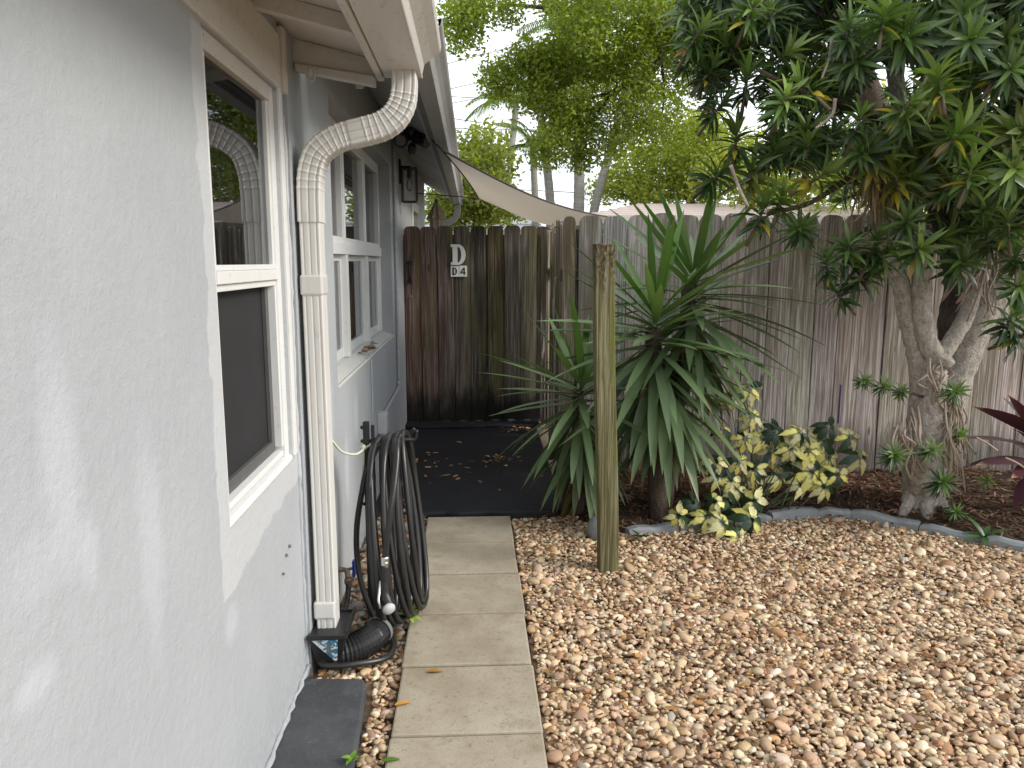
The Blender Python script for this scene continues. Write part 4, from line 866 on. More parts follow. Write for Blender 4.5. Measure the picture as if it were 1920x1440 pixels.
# stump knob and root flare
G().lathe([(.055, 0), (.06, .02), (.058, .045), (.045, .055), (.02, .05)], T(1764, 682, 4.37), Vector((.35, -.4, 1)), 12).obj('knob', 'bark', tree, smooth=True)
for dx, dy, r_ in ((-.17, -.10, .05), (.12, -.13, .045), (.18, .02, .045), (-.05, -.18, .04)):
    limb('root_flare', [(2.77+dx*.1, 4.5+dy*.1, .26), (2.77+dx*.5, 4.5+dy*.5, .14), (2.77+dx*.85, 4.5+dy*.85, .06), (2.77+dx*1.1, 4.5+dy*1.1, .02)], .06, .018, 8, lump=.1)
# aerial roots
g = G()
for (cx_, cy_, n, sp, L0, L1) in ((1712, 780, 6, 12, 60, 150), (1785, 760, 26, 20, 70, 180), (1693, 815, 24, 22, 30, 100), (1742, 695, 6, 10, 30, 70), (1640, 330, 26, 22, 60, 130), (1770, 690, 5, 20, 30, 60), (1845, 480, 22, 28, 60, 130)):
    for _ in range(n):
        x = random.gauss(cx_, sp*.5); l = R(L0, L1); Yd = R(4.22, 4.36) if cy_ > 600 else R(4.3, 4.5); k = R(-.35, .35)-(.3 if cx_ == 1845 else 0); y = cy_+R(-25, 15)
        q = cr([at(x, y, Yd+.06), at(x+k*l*.3+R(-8, 8), y+l*.35, Yd), at(x+k*l*.7+R(-12, 12), y+l*.7, Yd-.01), at(x+k*l+R(-14, 14), y+l, Yd+.02)], 4)
        g.tube(q, [.006*R(.6, 1.3)]*len(q), 5)
tag(g.obj('aerial_roots', 'root', tree, smooth=True), 'tangled thin aerial roots hanging from the trunk', kind='stuff')
cnt = 0; fol = G()
def cluster(r0, p, q, s_, name='leaf_cluster'):
    """a rosette whose leaves are sub-parts of their own"""
    h = G(); a_, b_, c, d = r0.pc[-1]; h.add(r0.v[a_:b_], [tuple(i-a_ for i in f) for f in r0.f[c:d]], list(r0.c[a_:b_]))
    o = inst(name, h.mesh('twig', 'leaf', smooth=True), tree, p, q, s_)
    for (a_, b_, c, d) in r0.pc[:-1]:
        h = G(); h.add(r0.v[a_:b_], [tuple(i-a_ for i in f) for f in r0.f[c:d]], list(r0.c[a_:b_])); l = bpy.data.objects.new('leaf', h.mesh('leaf', 'leaf', smooth=True)); col.objects.link(l); l.parent = o
def ros_at(p, d=None, s=None, kind=None):
    global cnt
    r0 = random.choice({None: ros, 'l': ros_l, 'y': ros_y}[kind]); d = d or Vector((R(-.6, .6), R(-.9, .3), R(.25, 1.1)))
    if kind == 'l' and cnt < 10: cnt += 1; cluster(r0, p, aim(d), s or R(.85, 1.25))
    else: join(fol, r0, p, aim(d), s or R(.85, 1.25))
# measured outer clusters (nearest, brightest)
for (x, y, Y, k) in ((1510, 160, 3.7, 'l'), (1470, 190, 3.7, 'l'), (1760, 150, 3.5, 'l'), (1700, 200, 3.6, 'l'), (1800, 250, 3.6, 'l'), (1660, 30, 3.6, 'l'), (1590, 60, 3.7, None), (1410, 20, 3.8, 'l'), (1820, 320, 3.6, 'l'), (1880, 130, 3.6, None), (1610, 230, 3.7, None), (1465, 375, 3.9, 'l'), (1430, 395, 3.9, None), (1540, 330, 3.8, 'y'),
                     (1640, 300, 4.0, 'y'), (1680, 330, 4.0, 'y'), (1905, 260, 3.6, None), (1900, 320, 3.6, 'l'), (1780, 350, 3.8, None), (1700, 420, 4.0, None), (1640, 460, 4.1, None), (1590, 470, 4.1, None), (1550, 495, 4.1, None), (1720, 470, 4.0, 'l'), (1800, 495, 4.1, None), (1760, 450, 4.1, None), (1570, 550, 4.15, None), (1620, 520, 4.15, None), (1660, 480, 4.1, 'l'),
                     (1905, 480, 3.9, None), (1910, 540, 3.9, None), (1895, 600, 3.95, None), (1915, 630, 3.95, None), (1850, 440, 4.0, None), (1890, 420, 3.8, 'l'), (1500, 430, 4.2, None), (1380, 260, 4.1, None), (1350, 200, 4.1, None), (1400, 150, 4.0, None), (1330, 130, 4.2, None), (1320, 40, 4.2, None), (1450, 290, 4.2, None), (1560, 260, 4.1, None), (1345, 330, 4.2, None), (1410, 330, 4.2, 'y')):
    ros_at(at(x, y, Y), None, R(.95, 1.2), k)
for _ in range(90):
    x, y = R(1285, 1520), R(-40, 330)
    if y > 120+(x-1285)*1.2 or ((x-1400)/60)**2+((y-205)/55)**2 < 1: continue
    ros_at(at(x, y, R(4.0, 4.7)), None, None, random.choice([None, None, 'l']))
# the rest of the crown: shell and inside
NR = 0
while NR < 860:
    v = Vector((random.gauss(0, 1), random.gauss(0, 1), random.gauss(0, 1))).normalized(); r_ = R(.45, 1.0)**.6
    p_ = Vector((3.05, 4.45, 3.05))+Vector((v.x*1.75*r_, v.y*1.15*r_, v.z*1.45*r_))
    if p_.z < 1.95+.25*abs(p_.x-2.6) and p_.x < 2.2: continue
    if p_.z < 1.55: continue
    d = Vector((v.x, v.y*.9-.25, v.z*.6+.35)); NR += 1
    # openings in the crown where the sky shows through
    q = p_-Vector((0, 0, H)); cz_ = q.dot(_f); sx_, sy_ = 960+F*q.dot(_r)/cz_, 720-F*q.dot(_u)/cz_
    if any(((sx_-hx)/rx)**2+((sy_-hy)/ry)**2 < 1 for hx, hy, rx, ry in ((1450, 130, 60, 42), (1400, 215, 55, 45), (1620, 195, 50, 45), (1370, 250, 45, 50), (1680, 130, 30, 30))): continue
    ros_at(p_, d, None, random.choice([None]*7+['y']))
tag(fol.obj('foliage', 'leaf', tree, smooth=True), 'dense mass of strappy leaf rosettes forming the crown', kind='stuff')
# offshoots low on the trunk and one drooping spray
for (x, y, Y, s_, k) in ((1675, 855, 4.15, .9, None), (1790, 735, 4.2, .8, None), (1765, 905, 4.1, .95, None), (1745, 845, 4.15, .75, None), (1800, 815, 4.25, .6, None), (1790, 960, 4.2, .6, None), (1850, 900, 4.2, .5, 'l'), (1620, 715, 4.25, .6, None), (1655, 725, 4.25, .6, None), (1690, 735, 4.3, .6, None)):
    h = G(); join(h, random.choice(ros_l if k else ros), at(x, y, Y), aim(Vector((R(-.2, .3), -.8, .55))), s_*.82); tag(h.obj('offshoot', 'leaf', tree, smooth=True), kind='stuff')
limb('drooping_spray', [T(1735, 745, 4.38), T(1700, 735, 4.3), T(1655, 728, 4.25), T(1618, 712, 4.25)], .010, .005, 6, 'bark2', 0)
limb('drooping_spray', [T(1660, 470, 4.3), T(1610, 500, 4.2), T(1575, 545, 4.15)], .012, .006, 6, 'bark2', 0)
# dry leaf tuft
g = G()
for _ in range(60):
    blade(g, at(random.gauss(1640, 16), R(300, 345), 4.25+R(-.08, .08)), (R(-.5, .5), R(-.5, .5), -.6), R(.14, .3), R(.008, .016), .8, random.choice([(.30, .22, .14), (.22, .15, .09), (.36, .28, .19)]), 4, .1, None, R(-1, 1), lanc)
tag(g.obj('dead_leaves', 'dry', tree, smooth=True), 'hanging tuft of dead tan leaves', kind='stuff')

# ---- yuccas
YA, YB = (.10, .152, .07), (.16, .25, .08)
def yucca(label, loc, stems, heads, dead=22):
    t = thing('yucca_plant', loc, label, 'yucca')
    for s_ in stems: limb('stem', s_[0], s_[1], s_[2], 10, 'bark2', .08, t)
    for (hp, n, L, wd, lean, seed, f0) in heads:
        r_ = random.Random(seed); hp = Vector(hp)
        for i in range(n):
            f = f0+(1-f0)*i/(n-1); az = i*2.39996+r_.uniform(-.25, .25); el = math.radians(86-146*f**.5+r_.uniform(-11, 11))
            d = Vector((math.cos(az)*math.cos(el), math.sin(az)*math.cos(el), math.sin(el)))+Vector(lean)*(1-f)
            base = hp+Vector((math.cos(az)*.018, math.sin(az)*.018, 1*.05-(.34 if L < .56 else .50)*f)); l = L*(.62+.5*math.sin(PI*min(1, .2+.75*f)))*r_.uniform(.85, 1.1)
            c = Vector(YB).lerp(Vector(YA), min(1, f*2.6+r_.uniform(-.1, .25)))*r_.uniform(.85, 1.25)
            if f < .06: c = Vector((.10, .20, .035))
            kk = (lambda tt: .35) if f < .2 else (lambda tt: .6+1.0*tt)
            g = G(); blade(g, base, d, l, wd*r_.uniform(.85, 1.15), r_.uniform(.15, 1.0)*(f*1.15 if f > .5 else f*.6+.05), tuple(c), 7, .32, (.20, .13, .07) if r_.random() < .35 else None, r_.uniform(-.25, .25), strap, kk)
            g.obj('leaf', 'yleaf', t, smooth=True)
        g = G()
        for _ in range(dead):
            az = r_.uniform(0, 2*PI); b0 = hp+Vector((math.cos(az)*.035, math.sin(az)*.035, -.30-r_.uniform(0, .3)))
            blade(g, b0, (math.cos(az)*.5, math.sin(az)*.5, -.8), r_.uniform(.2, .42), .03, .6, r_.choice([(.26, .16, .09), (.20, .11, .06), (.34, .24, .15), (.10, .12, .03)]), 5, .5, None, r_.uniform(-1, 1), lanc)
        tag(g.obj('dead_leaves', 'dry', t, smooth=True), 'withered brown leaves hanging under the head', kind='stuff')
    return t
yucca('large green yucca with two spiky heads behind the timber post', (1.135, 4.45, .0),
      [([(1.12, 4.45, 0), (1.10, 4.46, .35), (1.07, 4.45, .8), (1.05, 4.45, 1.18)], .06, .045), ([(1.15, 4.5, 0), (1.21, 4.55, .5), (1.27, 4.58, 1.0), (1.30, 4.60, 1.48)], .055, .042)],
      [((1.05, 4.40, 1.24), 96, .62, .054, (0, -.15, 0), 3, 0), ((1.31, 4.56, 1.46), 92, .68, .052, (.08, 0, 0), 9, 0), ((1.12, 4.40, 1.10), 46, .64, .056, (0, -.1, 0), 13, .55)])
yucca('smaller drooping yucca between the timber post and dark pad', (.63, 4.55, .0),
      [([(.645, 4.62, 0), (.64, 4.60, .4), (.63, 4.55, .80)], .045, .035)],
      [((.63, 4.48, .84), 66, .54, .048, (-.15, -.1, 0), 5, 0), ((.66, 4.48, .70), 26, .52, .05, (-.1, -.1, 0), 15, .6)], 8)
# ---- variegated schefflera
sh = thing('variegated_shrub', (1.72, 4.3, .05), 'shrub with yellow and green variegated hand-shaped leaves in front of fence', 'shrub')
def vleaf(seed):
    r_ = random.Random(seed); g = G(); L = .095; wd = .042; segs = 6; vs_ = []; cs = []
    ye = Vector((.86, .81, .27))*r_.uniform(.85, 1.1) if seed % 3 else Vector((.70, .66, .36)); gr = Vector((.025, .055, .025)); full = seed in (4, 7)
    for i in range(segs+1):
        t = i/segs; ww = wd*.5*max(.03, math.sin(PI*(.05+.93*t)**.85)); z = -.012*t*t*4+.004
        for u in (-1, -.45, .45, 1):
            gre = abs(u) > .9 and r_.random() < .38 or (r_.random() < .10) or t < .12 or full
            vs_.append((ww*u, L*t, z+abs(u)*ww*.18)); cs.append(tuple(gr*r_.uniform(.8, 1.3) if gre else ye*r_.uniform(.92, 1.06)))
    fs = [(i*4+j, i*4+j+1, (i+1)*4+j+1, (i+1)*4+j) for i in range(segs) for j in range(3)]
    return g.add(vs_, fs, cs).mesh('leaf', 'vleaf', smooth=True)
vl = [vleaf(s) for s in range(8)]
ctr = [(490, 270), (640, 400), (410, 490), (590, 570), (720, 570), (820, 520), (780, 660), (930, 640), (970, 730), (1000, 520), (1150, 600), (1210, 480), (1380, 560), (1210, 710), (1450, 700), (850, 860), (1090, 820), (940, 830), (1280, 840), (1180, 930), (1010, 920), (540, 740), (370, 740), (440, 790), (380, 850), (480, 880), (650, 870), (520, 940), (360, 1040), (480, 1060), (660, 1040), (640, 1180), (420, 1200), (540, 1300), (300, 1160), (200, 1050), (90, 1150), (660, 800), (620, 190), (1060, 660)]
for i, (a_, b_) in enumerate(ctr):
    low_ = max(0, (b_-850)/450); Yc = 4.50-.42*low_+R(-.06, .06); c = at(1250+a_/4, 680+b_/4, Yc)
    hub = aim(Vector((R(-.3, .3), -.9+R(-.25, .25), .55)), 0); nl = 8 if i % 2 else 7
    g = G(); basep = Vector((1.62+R(-.12, .12)+(c.x-1.62)*.35, 4.45+R(-.05, .05), .08))
    g.tube(cr([c, c-(hub @ Vector((0, 0, .05))), c.lerp(basep, .45)+Vector((0, .03, -.02)), basep], 4), [.0022]*8+[.004]*5, 5, (.05, .07, .03))
    g.obj('stem', 'vleaf', sh, smooth=True)
    ph = R(0, 6.28); dark = (i % 6 == 5); sc_ = R(.8, 1.15) if i not in (10, 13, 16, 14, 31, 32) else 1.25
    for k in range(nl):
        a2 = ph+2*PI*k/nl+R(-.15, .15); q = hub @ Quaternion(UP, a2) @ Quaternion(Vector((1, 0, 0)), -math.radians(R(-5, 32)))
        me = vl[random.choice((4, 7))] if (dark or random.random() < .22) else vl[random.choice((0, 1, 2, 3, 5, 6))]
        inst('leaf', me, sh, c+(q @ Vector((0, .012, 0))), q, sc_*R(.85, 1.15))
# ---- purple cordyline at the right edge
cp = thing('purple_cordyline', (3.35, 4.25, .05), 'dark purple broad-leaved cordyline beside the pale trunk', 'cordyline')
limb('stem', [(3.37, 4.25, .03), (3.37, 4.25, .2), (3.36, 4.24, .40)], .03, .022, 8, 'bark2', .08, cp)
for i in range(17):
    az = i*2.39996; f = i/16; el = math.radians(75-85*f+R(-8, 8)); d = Vector((math.cos(az)*math.cos(el), math.sin(az)*math.cos(el), math.sin(el)))
    g = G(); blade(g, Vector((3.36, 4.24, .42-.12*f)), d, R(.36, .50), R(.095, .125), .6+f*.5, random.choice([(.055, .020, .030), (.04, .016, .026), (.075, .025, .035)]), 8, .22, None, R(-.3, .3), lambda t: max(.12, math.sin(PI*(.03+.97*t)**1.1)))
    g.obj('leaf', 'pleaf', cp, smooth=True)
for (x, y, tx, ty) in ((1810, 812, 1990, 860), (1840, 868, 1985, 880), (1836, 756, 1985, 850), (1900, 905, 1975, 880), (1895, 745, 1960, 850)):
    a_, b_ = at(tx, ty, 4.2), at(x, y, 3.98); d = b_-a_
    g = G(); blade(g, a_, d+Vector((0, 0, .12)), d.length*1.06, .115, .35, random.choice([(.055, .020, .030), (.07, .024, .034)]), 9, .18, (.42, .26, .15), R(-.4, .4), lambda t: max(.10, math.sin(PI*(.03+.97*t)**1.25)))
    g.obj('leaf', 'pleaf', cp, smooth=True)
for (x0, y0, x1, y1) in ((1885, 858, 1925, 880), (1830, 820, 1870, 845)): limb('flower_stalk', [at(x0, y0, 3.95), at((x0+x1)/2, (y0+y1)/2-2, 3.95), at(x1, y1, 3.95)], .005, .006, 6, 'root', 0, cp)
# ---- seedlings
def seedling(px, py, Y, s_, label, colr, n=6, leafL=.05):
    p_ = at(px, py, Y); p_.z = max(.02, min(p_.z, .07)); g = G()
    t = thing('seedling', p_, label, 'seedling')
    for i in range(n):
        az = i*2.4+R(-.3, .3); el = R(.3, 1.0); g = G()
        blade(g, p_+Vector((0, 0, .01)), (math.cos(az)*math.cos(el), math.sin(az)*math.cos(el), math.sin(el)), leafL*s_*R(.8, 1.3), .022*s_, .8, colr, 4, .2, None, 0, lanc); g.obj('leaf', 'leaf', t, smooth=True)
seedling(1200, 1022, 4.12, 1.3, 'dark green seedling in the gravel right of the post', (.03, .08, .03))
seedling(1845, 1010, 4.0, 1.6, 'grassy green tuft growing over the edging stones', (.05, .12, .04), 9, .09)
seedling(660, 1428, 2.2, .8, 'bright green weed at the corner of the charcoal strip', (.16, .30, .04), 10, .035)
seedling(768, 1160, 3.12, 1.2, 'bright green leafy weed inside the hose loops', (.25, .40, .05), 6, .05)
seedling(612, 1210+12, 3.05, .8, 'pale green weed behind the drain adaptor', (.16, .26, .05), 6, .04)
# ---- single fallen leaves on the slabs
for (px, py, a_, lab) in ((817, 1260, .1, 'orange dry leaf lying across the middle paving slabs'), (757, 1323, .4, 'small orange dry leaf at the left rim of the path'), (735, 1428, .2, 'fallen green leaf at the left rim of the nearest slab')):
    d = _f+_r*((px-960)/F)-_u*((py-720)/F); t_ = (.034-H)/d.z; p_ = Vector((d.x*t_, d.y*t_, .036)); g = G()
    blade(g, p_-Vector((.03, 0, 0)), (math.cos(a_), math.sin(a_), .12), .06, .022, .35, (.45, .22, .05) if 'orange' in lab else (.12, .22, .03), 5, .35, None, 0, lanc)
    tag(g.obj('fallen_leaf', 'dry', smooth=True), lab, 'leaf')

# ================================================================== BEYOND THE FENCE
def clump(seed, n, rad, L, colr, flat_=.7):
    r_ = random.Random(seed); g = G()
    for i in range(n):
        v = Vector((r_.gauss(0, 1), r_.gauss(0, 1), r_.gauss(0, 1))).normalized()*rad*r_.random()**.45; v.z *= flat_
        d = Vector((r_.gauss(0, 1), r_.gauss(0, 1), r_.gauss(0, .6)-.3)).normalized(); s_ = d.cross(Vector((r_.gauss(0, 1), r_.gauss(0, 1), r_.gauss(0, 1)))).normalized()
        l = L*r_.uniform(.6, 1.25); c = Vector(colr[0]).lerp(Vector(colr[1]), r_.random()); a_ = v-d*l*.5
        g.add([a_, v+s_*l*.26, v+d*l*.5, v-s_*l*.26], [(0, 1, 2, 3)], tuple(c))
    return g
def leafy_tree(name, label, base, limbs, spots, cl, mat='tleaf', tw=.15, smin=.8, smax=1.3, barkm='bark2'):
    t = thing(name, base, label, 'tree')
    for (pp, r0, r1) in limbs: limb('limb', pp, r0, r1, 8, barkm, .06, t)
    g = G()
    for p_ in spots: join(g, random.choice(cl), p_, aim(Vector((R(-.4, .4), R(-.4, .4), 1))), R(smin, smax))
    tag(g.obj('crown', mat, t), 'crown of small leaves', kind='stuff')
    return t
OL = ((.095, .135, .018), (.25, .30, .04))
cl_c = [clump(s, 260, .22, .046, OL, .9) for s in range(6)]
spots = []
def blob_spots(cx_, cy_, rx, ry, n, Y0, Y1):
    for _ in range(n):
        a_ = R(0, 2*PI); r_ = math.sqrt(random.random()); spots.append(at(cx_+rx*r_*math.cos(a_), cy_+ry*r_*math.sin(a_), R(Y0, Y1)))
for args in ((1190, 30, 170, 50, 60, 8.2, 10.2), (1075, 110, 70, 50, 26, 8.6, 9.8), (1190, 150, 110, 70, 38, 8.4, 10), (945, 150, 22, 22, 7, 8.8, 9.2), (1000, 120, 30, 30, 10, 8.8, 9.4), (1010, 180, 26, 24, 7, 8.7, 9.2), (1075, 225, 50, 35, 18, 8.6, 9.6), (1150, 245, 60, 36, 13, 8.6, 9.6), (1235, 245, 50, 42, 11, 8.8, 9.8), (1022, 285, 14, 30, 6, 8.8, 9.2), (1095, 285, 12, 16, 4, 8.8, 9.3), (885, 8, 32, 10, 7, 8.0, 8.8), (868, 50, 8, 28, 5, 8.2, 8.5), (948, 20, 8, 18, 3, 8.2, 8.6), (1300, 60, 80, 70, 30, 8.4, 10), (1090, -60, 220, 50, 36, 8, 10), (1450, 30, 150, 90, 20, 9, 10.5)): blob_spots(*args)
leafy_tree('canopy_tree', 'large overhanging tree with fine dark green leaves beyond the gate', (6.2, 11.0, 0),
           [([(6.2, 11, 0), (6.1, 11, 1.5), (5.7, 10.8, 3.2), (4.6, 10.2, 4.6), (3.6, 9.6, 5.0)], .30, .12), ([at(1420, -60, 9.6), at(1330, 20, 9.4), at(1250, 80, 9.2), at(1235, 115, 9.15), at(1205, 150, 9.1), at(1170, 160, 9.1), at(1140, 185, 9.0), at(1120, 210, 9)], .075, .02), ([at(1205, 150, 9.1), at(1170, 165, 9), at(1100, 185, 8.9), at(1040, 190, 8.9)], .03, .008), ([at(1330, 20, 9.4), at(1200, 10, 9.2), at(1100, 20, 9), at(960, 10, 8.8), at(890, 15, 8.5)], .05, .008), ([at(1175, 152, 9.1), at(1165, 135, 9.1), at(1155, 130, 9.1)], .012, .006), ([at(1240, 110, 9.2), at(1245, 170, 9.2), at(1240, 230, 9.3)], .02, .008)],
           spots, cl_c)
BRT = ((.16, .19, .03), (.36, .40, .07))
cl_b = [clump(40+s, 150, .42, .10, BRT, .8) for s in range(4)]
spots = []
for args in ((900, 320, 40, 60, 34, 15, 17.5), (925, 365, 24, 35, 16, 15, 17.5), (890, 390, 65, 30, 30, 15, 17), (830, 370, 30, 45, 14, 15.5, 17), (905, 262, 16, 14, 5, 15.5, 16.5)): blob_spots(*args)
leafy_tree('bright_tree', 'bright yellow-green tree beyond the gate between eave and sail', (.2, 16.5, 0), [([(.2, 16.5, 0), (.15, 16.4, 1.5), (.1, 16.3, 2.6), (.2, 16.2, 3.6)], .14, .04), ([(.15, 16.4, 1.8), (-.4, 16.2, 2.6), (-.8, 16.2, 3.0)], .06, .02), ([(.12, 16.4, 2.2), (.6, 16.3, 3.0)], .05, .02)], spots, cl_b)
spots = []
for args in ((1250, 320, 110, 50, 60, 17, 20), (1320, 290, 60, 70, 36, 16, 19), (1180, 355, 60, 25, 22, 17, 20), (1400, 330, 90, 70, 40, 15, 18), (1520, 330, 90, 70, 34, 14, 17), (1330, 250, 35, 25, 8, 16, 18), (1700, 300, 160, 110, 50, 12, 16)): blob_spots(*args)
leafy_tree('bright_tree', 'broad yellow-green tree behind the fence and the pinkish roof', (5.6, 18, 0), [([(5.6, 18, 0), (5.5, 18, 1.6), (5.0, 18, 3.0), (4.2, 18, 4.0)], .2, .05), ([(5.5, 18, 1.6), (6.2, 17.5, 3.0), (6.8, 17, 4.2)], .14, .04), ([(5.3, 18, 2.4), (4.3, 18, 2.9), (3.4, 18, 3.1)], .07, .02)], spots, cl_b)
# ---- palms
def palm(label, trunk, r0, fronds, fl, seed, droop=1.2):
    r_ = random.Random(seed); t = thing('palm_tree', trunk[0], label, 'palm')
    q = cr(trunk, 10); G().tube(q, [(r0*(1-.35*i/len(q)))*(1.05 if i % 2 else .98) for i in range(len(q))], 10).obj('trunk', 'palmbark', t)
    top = q[-1]
    for i in range(fronds):
        az = i*2*PI/fronds+r_.uniform(-.25, .25); el = r_.uniform(.05, 1.1); g = G(); d = Vector((math.cos(az)*math.cos(el), math.sin(az)*math.cos(el), math.sin(el))); p_ = Vector(top); st_ = fl/14; pts = [p_.copy()]
        for k in range(14): d = (d+Vector((0, 0, -droop/14))).normalized(); p_ = p_+d*st_; pts.append(p_.copy())
        g.tube(pts, [.022*(1-k/16) for k in range(15)], 5, (.16, .20, .05))
        for k in range(2, 15):
            tt = (pts[k]-pts[k-1]).normalized(); sd_ = tt.cross(UP).normalized()
            for m_ in (0, .5):
                for sg in (-1, 1):
                    b0 = pts[k]-tt*st_*m_; blade(g, b0, sd_*sg+tt*.75+UP*.15, fl*.27*math.sin(PI*(.12+.8*k/15)), .035, 1.1, tuple(Vector((.05, .09, .02)).lerp(Vector((.16, .21, .05)), r_.random())), 3, .3, None, 0, lanc)
        g.obj('frond', 'tleaf', t, smooth=True)
    return t
palm('thin palm with drooping fronds just right of the sail', [(1.47, 18, 0), (1.46, 18, 2), (1.44, 18, 3.1), (1.38, 18, 4.15)], .10, 12, 1.25, 1)
palm('slim palm trunk second from the left, crown lost in leaves', [(1.85, 18.3, 0), (1.84, 18.3, 2.2), (1.80, 18.3, 3.2), (1.62, 18.3, 4.6), (1.5, 18.3, 5.6)], .12, 11, 1.4, 2)
palm('straight grey palm trunk third from the left', [(2.45, 18, 0), (2.45, 18, 2.4), (2.45, 18, 3.6), (2.42, 18, 5.2), (2.4, 18, 6.6)], .14, 12, 1.5, 3)
palm('grey palm trunk leaning right, fourth from the left', [(2.6, 18, 0), (2.68, 18, 1.8), (2.84, 18, 2.9), (3.22, 18, 4.3), (3.5, 18, 5.6)], .12, 11, 1.5, 4)
palm('tall palm whose fronds show high up at the canopy edge', [(1.0, 24, 0), (1.05, 24, 3), (1.35, 24, 6.2)], .13, 12, 1.7, 5, 1.6)
# ---- neighbouring houses
def nhouse(label, x0, x1, y0, y1, zw, zr_, mat, hip):
    t = thing('neighbour_house', ((x0+x1)/2, (y0+y1)/2, 0), label, 'house')
    G().box(x0+.4, x1-.4, y0+.4, y1-.4, 0, zw).obj('wall', 'nwall', t)
    ym = (y0+y1)/2
    for i in range(7):   # courses of roofing
        f0, f1 = i/7, (i+1)/7; g = G()
        def ring(f, dz): return [(x0+hip*f, y0+(ym-y0)*f, zw+(zr_-zw)*f+dz), (x1-hip*f, y0+(ym-y0)*f, zw+(zr_-zw)*f+dz), (x1-hip*f, y1-(y1-ym)*f, zw+(zr_-zw)*f+dz), (x0+hip*f, y1-(y1-ym)*f, zw+(zr_-zw)*f+dz)]
        g.add(ring(f0, .03)+ring(f1, .0), [(0, 1, 5, 4), (1, 2, 6, 5), (2, 3, 7, 6), (3, 0, 4, 7)]); g.add(ring(f0, .03)+ring(f0, 0.0), [(4, 5, 1, 0), (5, 6, 2, 1), (6, 7, 3, 2), (7, 4, 0, 3)]); g.obj('roof_course', mat, t)
    G().box(x0-.02, x1+.02, y0-.03, y0, zw-.12, zw+.02).obj('fascia', 'nwall', t)
    return t
nhouse('neighbour bungalow with low pinkish white roof behind the fence', 1.9, 8.2, 13.6, 18.0, 2.34, 2.72, 'nroof1', 1.6)
nhouse('neighbour bungalow with pale grey shingle roof behind the gate', -3.2, 2.0, 19.0, 25.0, 2.3, 3.4, 'nroof2', 2.0)
# ---- power lines
def wire(label, a_, b_, sag, r_=.011):
    a_, b_ = Vector(a_), Vector(b_); q = [a_.lerp(b_, k/24)-Vector((0, 0, sag*4*(k/24)*(1-k/24))) for k in range(25)]
    mid = q[12]; tag(G().tube(q, r_, 6).obj('power_line', 'cable'), label, 'power line', 'power lines across the sky')
def span(x0, y0, x1, y1, Y0, Y1):
    a_, b_ = at(x0, y0, Y0), at(x1, y1, Y1); d = b_-a_; return a_-d*2.0, b_+d*3.0
for (x0, y0, x1, y1, Y0, Y1, sg, lab) in ((833, 121, 975, 84, 20, 24, .0, 'topmost power line rising to the right across the sky'), (842, 167, 910, 152, 20, 22, .0, 'second highest power line rising to the right'), (843, 181, 960, 187, 21, 21, .0, 'power line nearly level at mid sky'), (845, 194, 920, 180, 20, 22, .0, 'power line rising and crossing the level one'), (848, 222, 985, 243, 20, 20, .0, 'wavy power line falling to the right'), (852, 241, 985, 243, 22, 22, .0, 'level power line just below the falling one'), (862, 290, 1300, 292, 22, 22, .0, 'low level power line behind the palms'), (1000, 357, 1300, 372, 20, 20, 0, 'lowest power line just above the far roofs')):
    a_, b_ = span(x0, y0, x1, y1, Y0, Y1); wire(lab, a_, b_, sg)
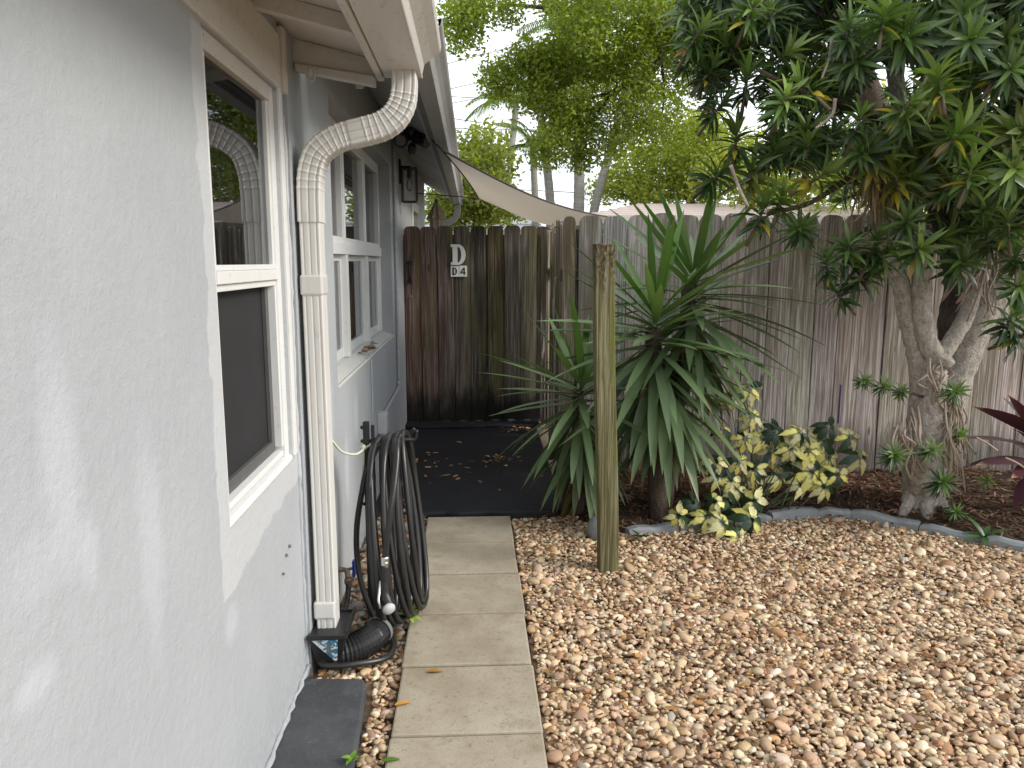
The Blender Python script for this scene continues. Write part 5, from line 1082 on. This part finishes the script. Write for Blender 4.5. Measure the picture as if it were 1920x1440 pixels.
# ---- shade sail
A_, B_, C_, D_ = at(829, 281, 5.3), at(898, 372, 8.8), at(1160, 410, 8.2), at(1075, 424, 10.2)
n = 22; g = G()
for i in range(n+1):
    for j in range(n+1):
        u, v = i/n, j/n
        # edges A-C (top) and A-B (left) are curved inwards
        top = A_.lerp(C_, u)+Vector((0, .25*math.sin(PI*u), -.06*math.sin(PI*u)))
        bot = B_.lerp(D_, u)+Vector((0, 0, -.06*math.sin(PI*u)))
        lef = A_.lerp(B_, v)+(at(893, 345, 7.4)-A_.lerp(B_, .6))*0
        p_ = top.lerp(bot, v); k = math.sin(PI*v)*(1-u)**2; p_ = p_+Vector((.02*k, 0, .0*k))-Vector((0, 0, .10*math.sin(PI*u)*math.sin(PI*v)))
        g.v.append(tuple(p_)); g.c.append(None)
g.f = [(i*(n+1)+j, (i+1)*(n+1)+j, (i+1)*(n+1)+j+1, i*(n+1)+j+1) for i in range(n) for j in range(n)]
ss = thing('shade_sail', tuple(A_), 'beige cloth shade sail stretched from the eave over the gate', 'shade sail')
gv = [Vector(v) for v in g.v]
g.obj('cloth', 'sail', ss, smooth=True)
G().tube([gv[i*(n+1)] for i in range(n+1)], .008, 6).obj('hem', 'trim', ss, smooth=True); G().tube([gv[j] for j in range(n+1)], .008, 6).obj('hem', 'trim', ss, smooth=True)
G().tube([A_, A_+Vector((-.06, -.04, .05)), (-.262, 5.2, 2.37)], .006, 6).obj('hook', 'black', ss); G().tube([B_, B_+Vector((-.9, .6, .12))], .006, 6).obj('cord', 'trim', ss)
# ---- folded patio umbrella
um = thing('patio_umbrella', (-.42, 9.4, 0), 'folded tan patio umbrella behind the gate near the house', 'umbrella')
uc = at(818, 378, 9.4)
g = G(); prof = []; ns_ = 16
for (r_, z, fl_) in ((.012, 0, 0), (.03, -.02, .1), (.075, -.14, .25), (.10, -.20, .3), (.07, -.205, .2), (.075, -.35, .25), (.085, -.7, .3), (.09, -1.2, .3)):
    for k in range(ns_):
        a_ = 2*PI*k/ns_; rr_ = r_*(1+fl_*(1 if k % 2 else -1)); g.v.append((uc.x+rr_*math.cos(a_), uc.y+rr_*math.sin(a_), uc.z+z)); g.c.append(None)
g.f = [(i*ns_+k, i*ns_+(k+1) % ns_, (i+1)*ns_+(k+1) % ns_, (i+1)*ns_+k) for i in range(7) for k in range(ns_)]
g.obj('canopy', 'canvas', um); G().tube([(uc.x, uc.y, 0), (uc.x, uc.y, uc.z+.03)], .018, 8).obj('pole', 'trim', um)
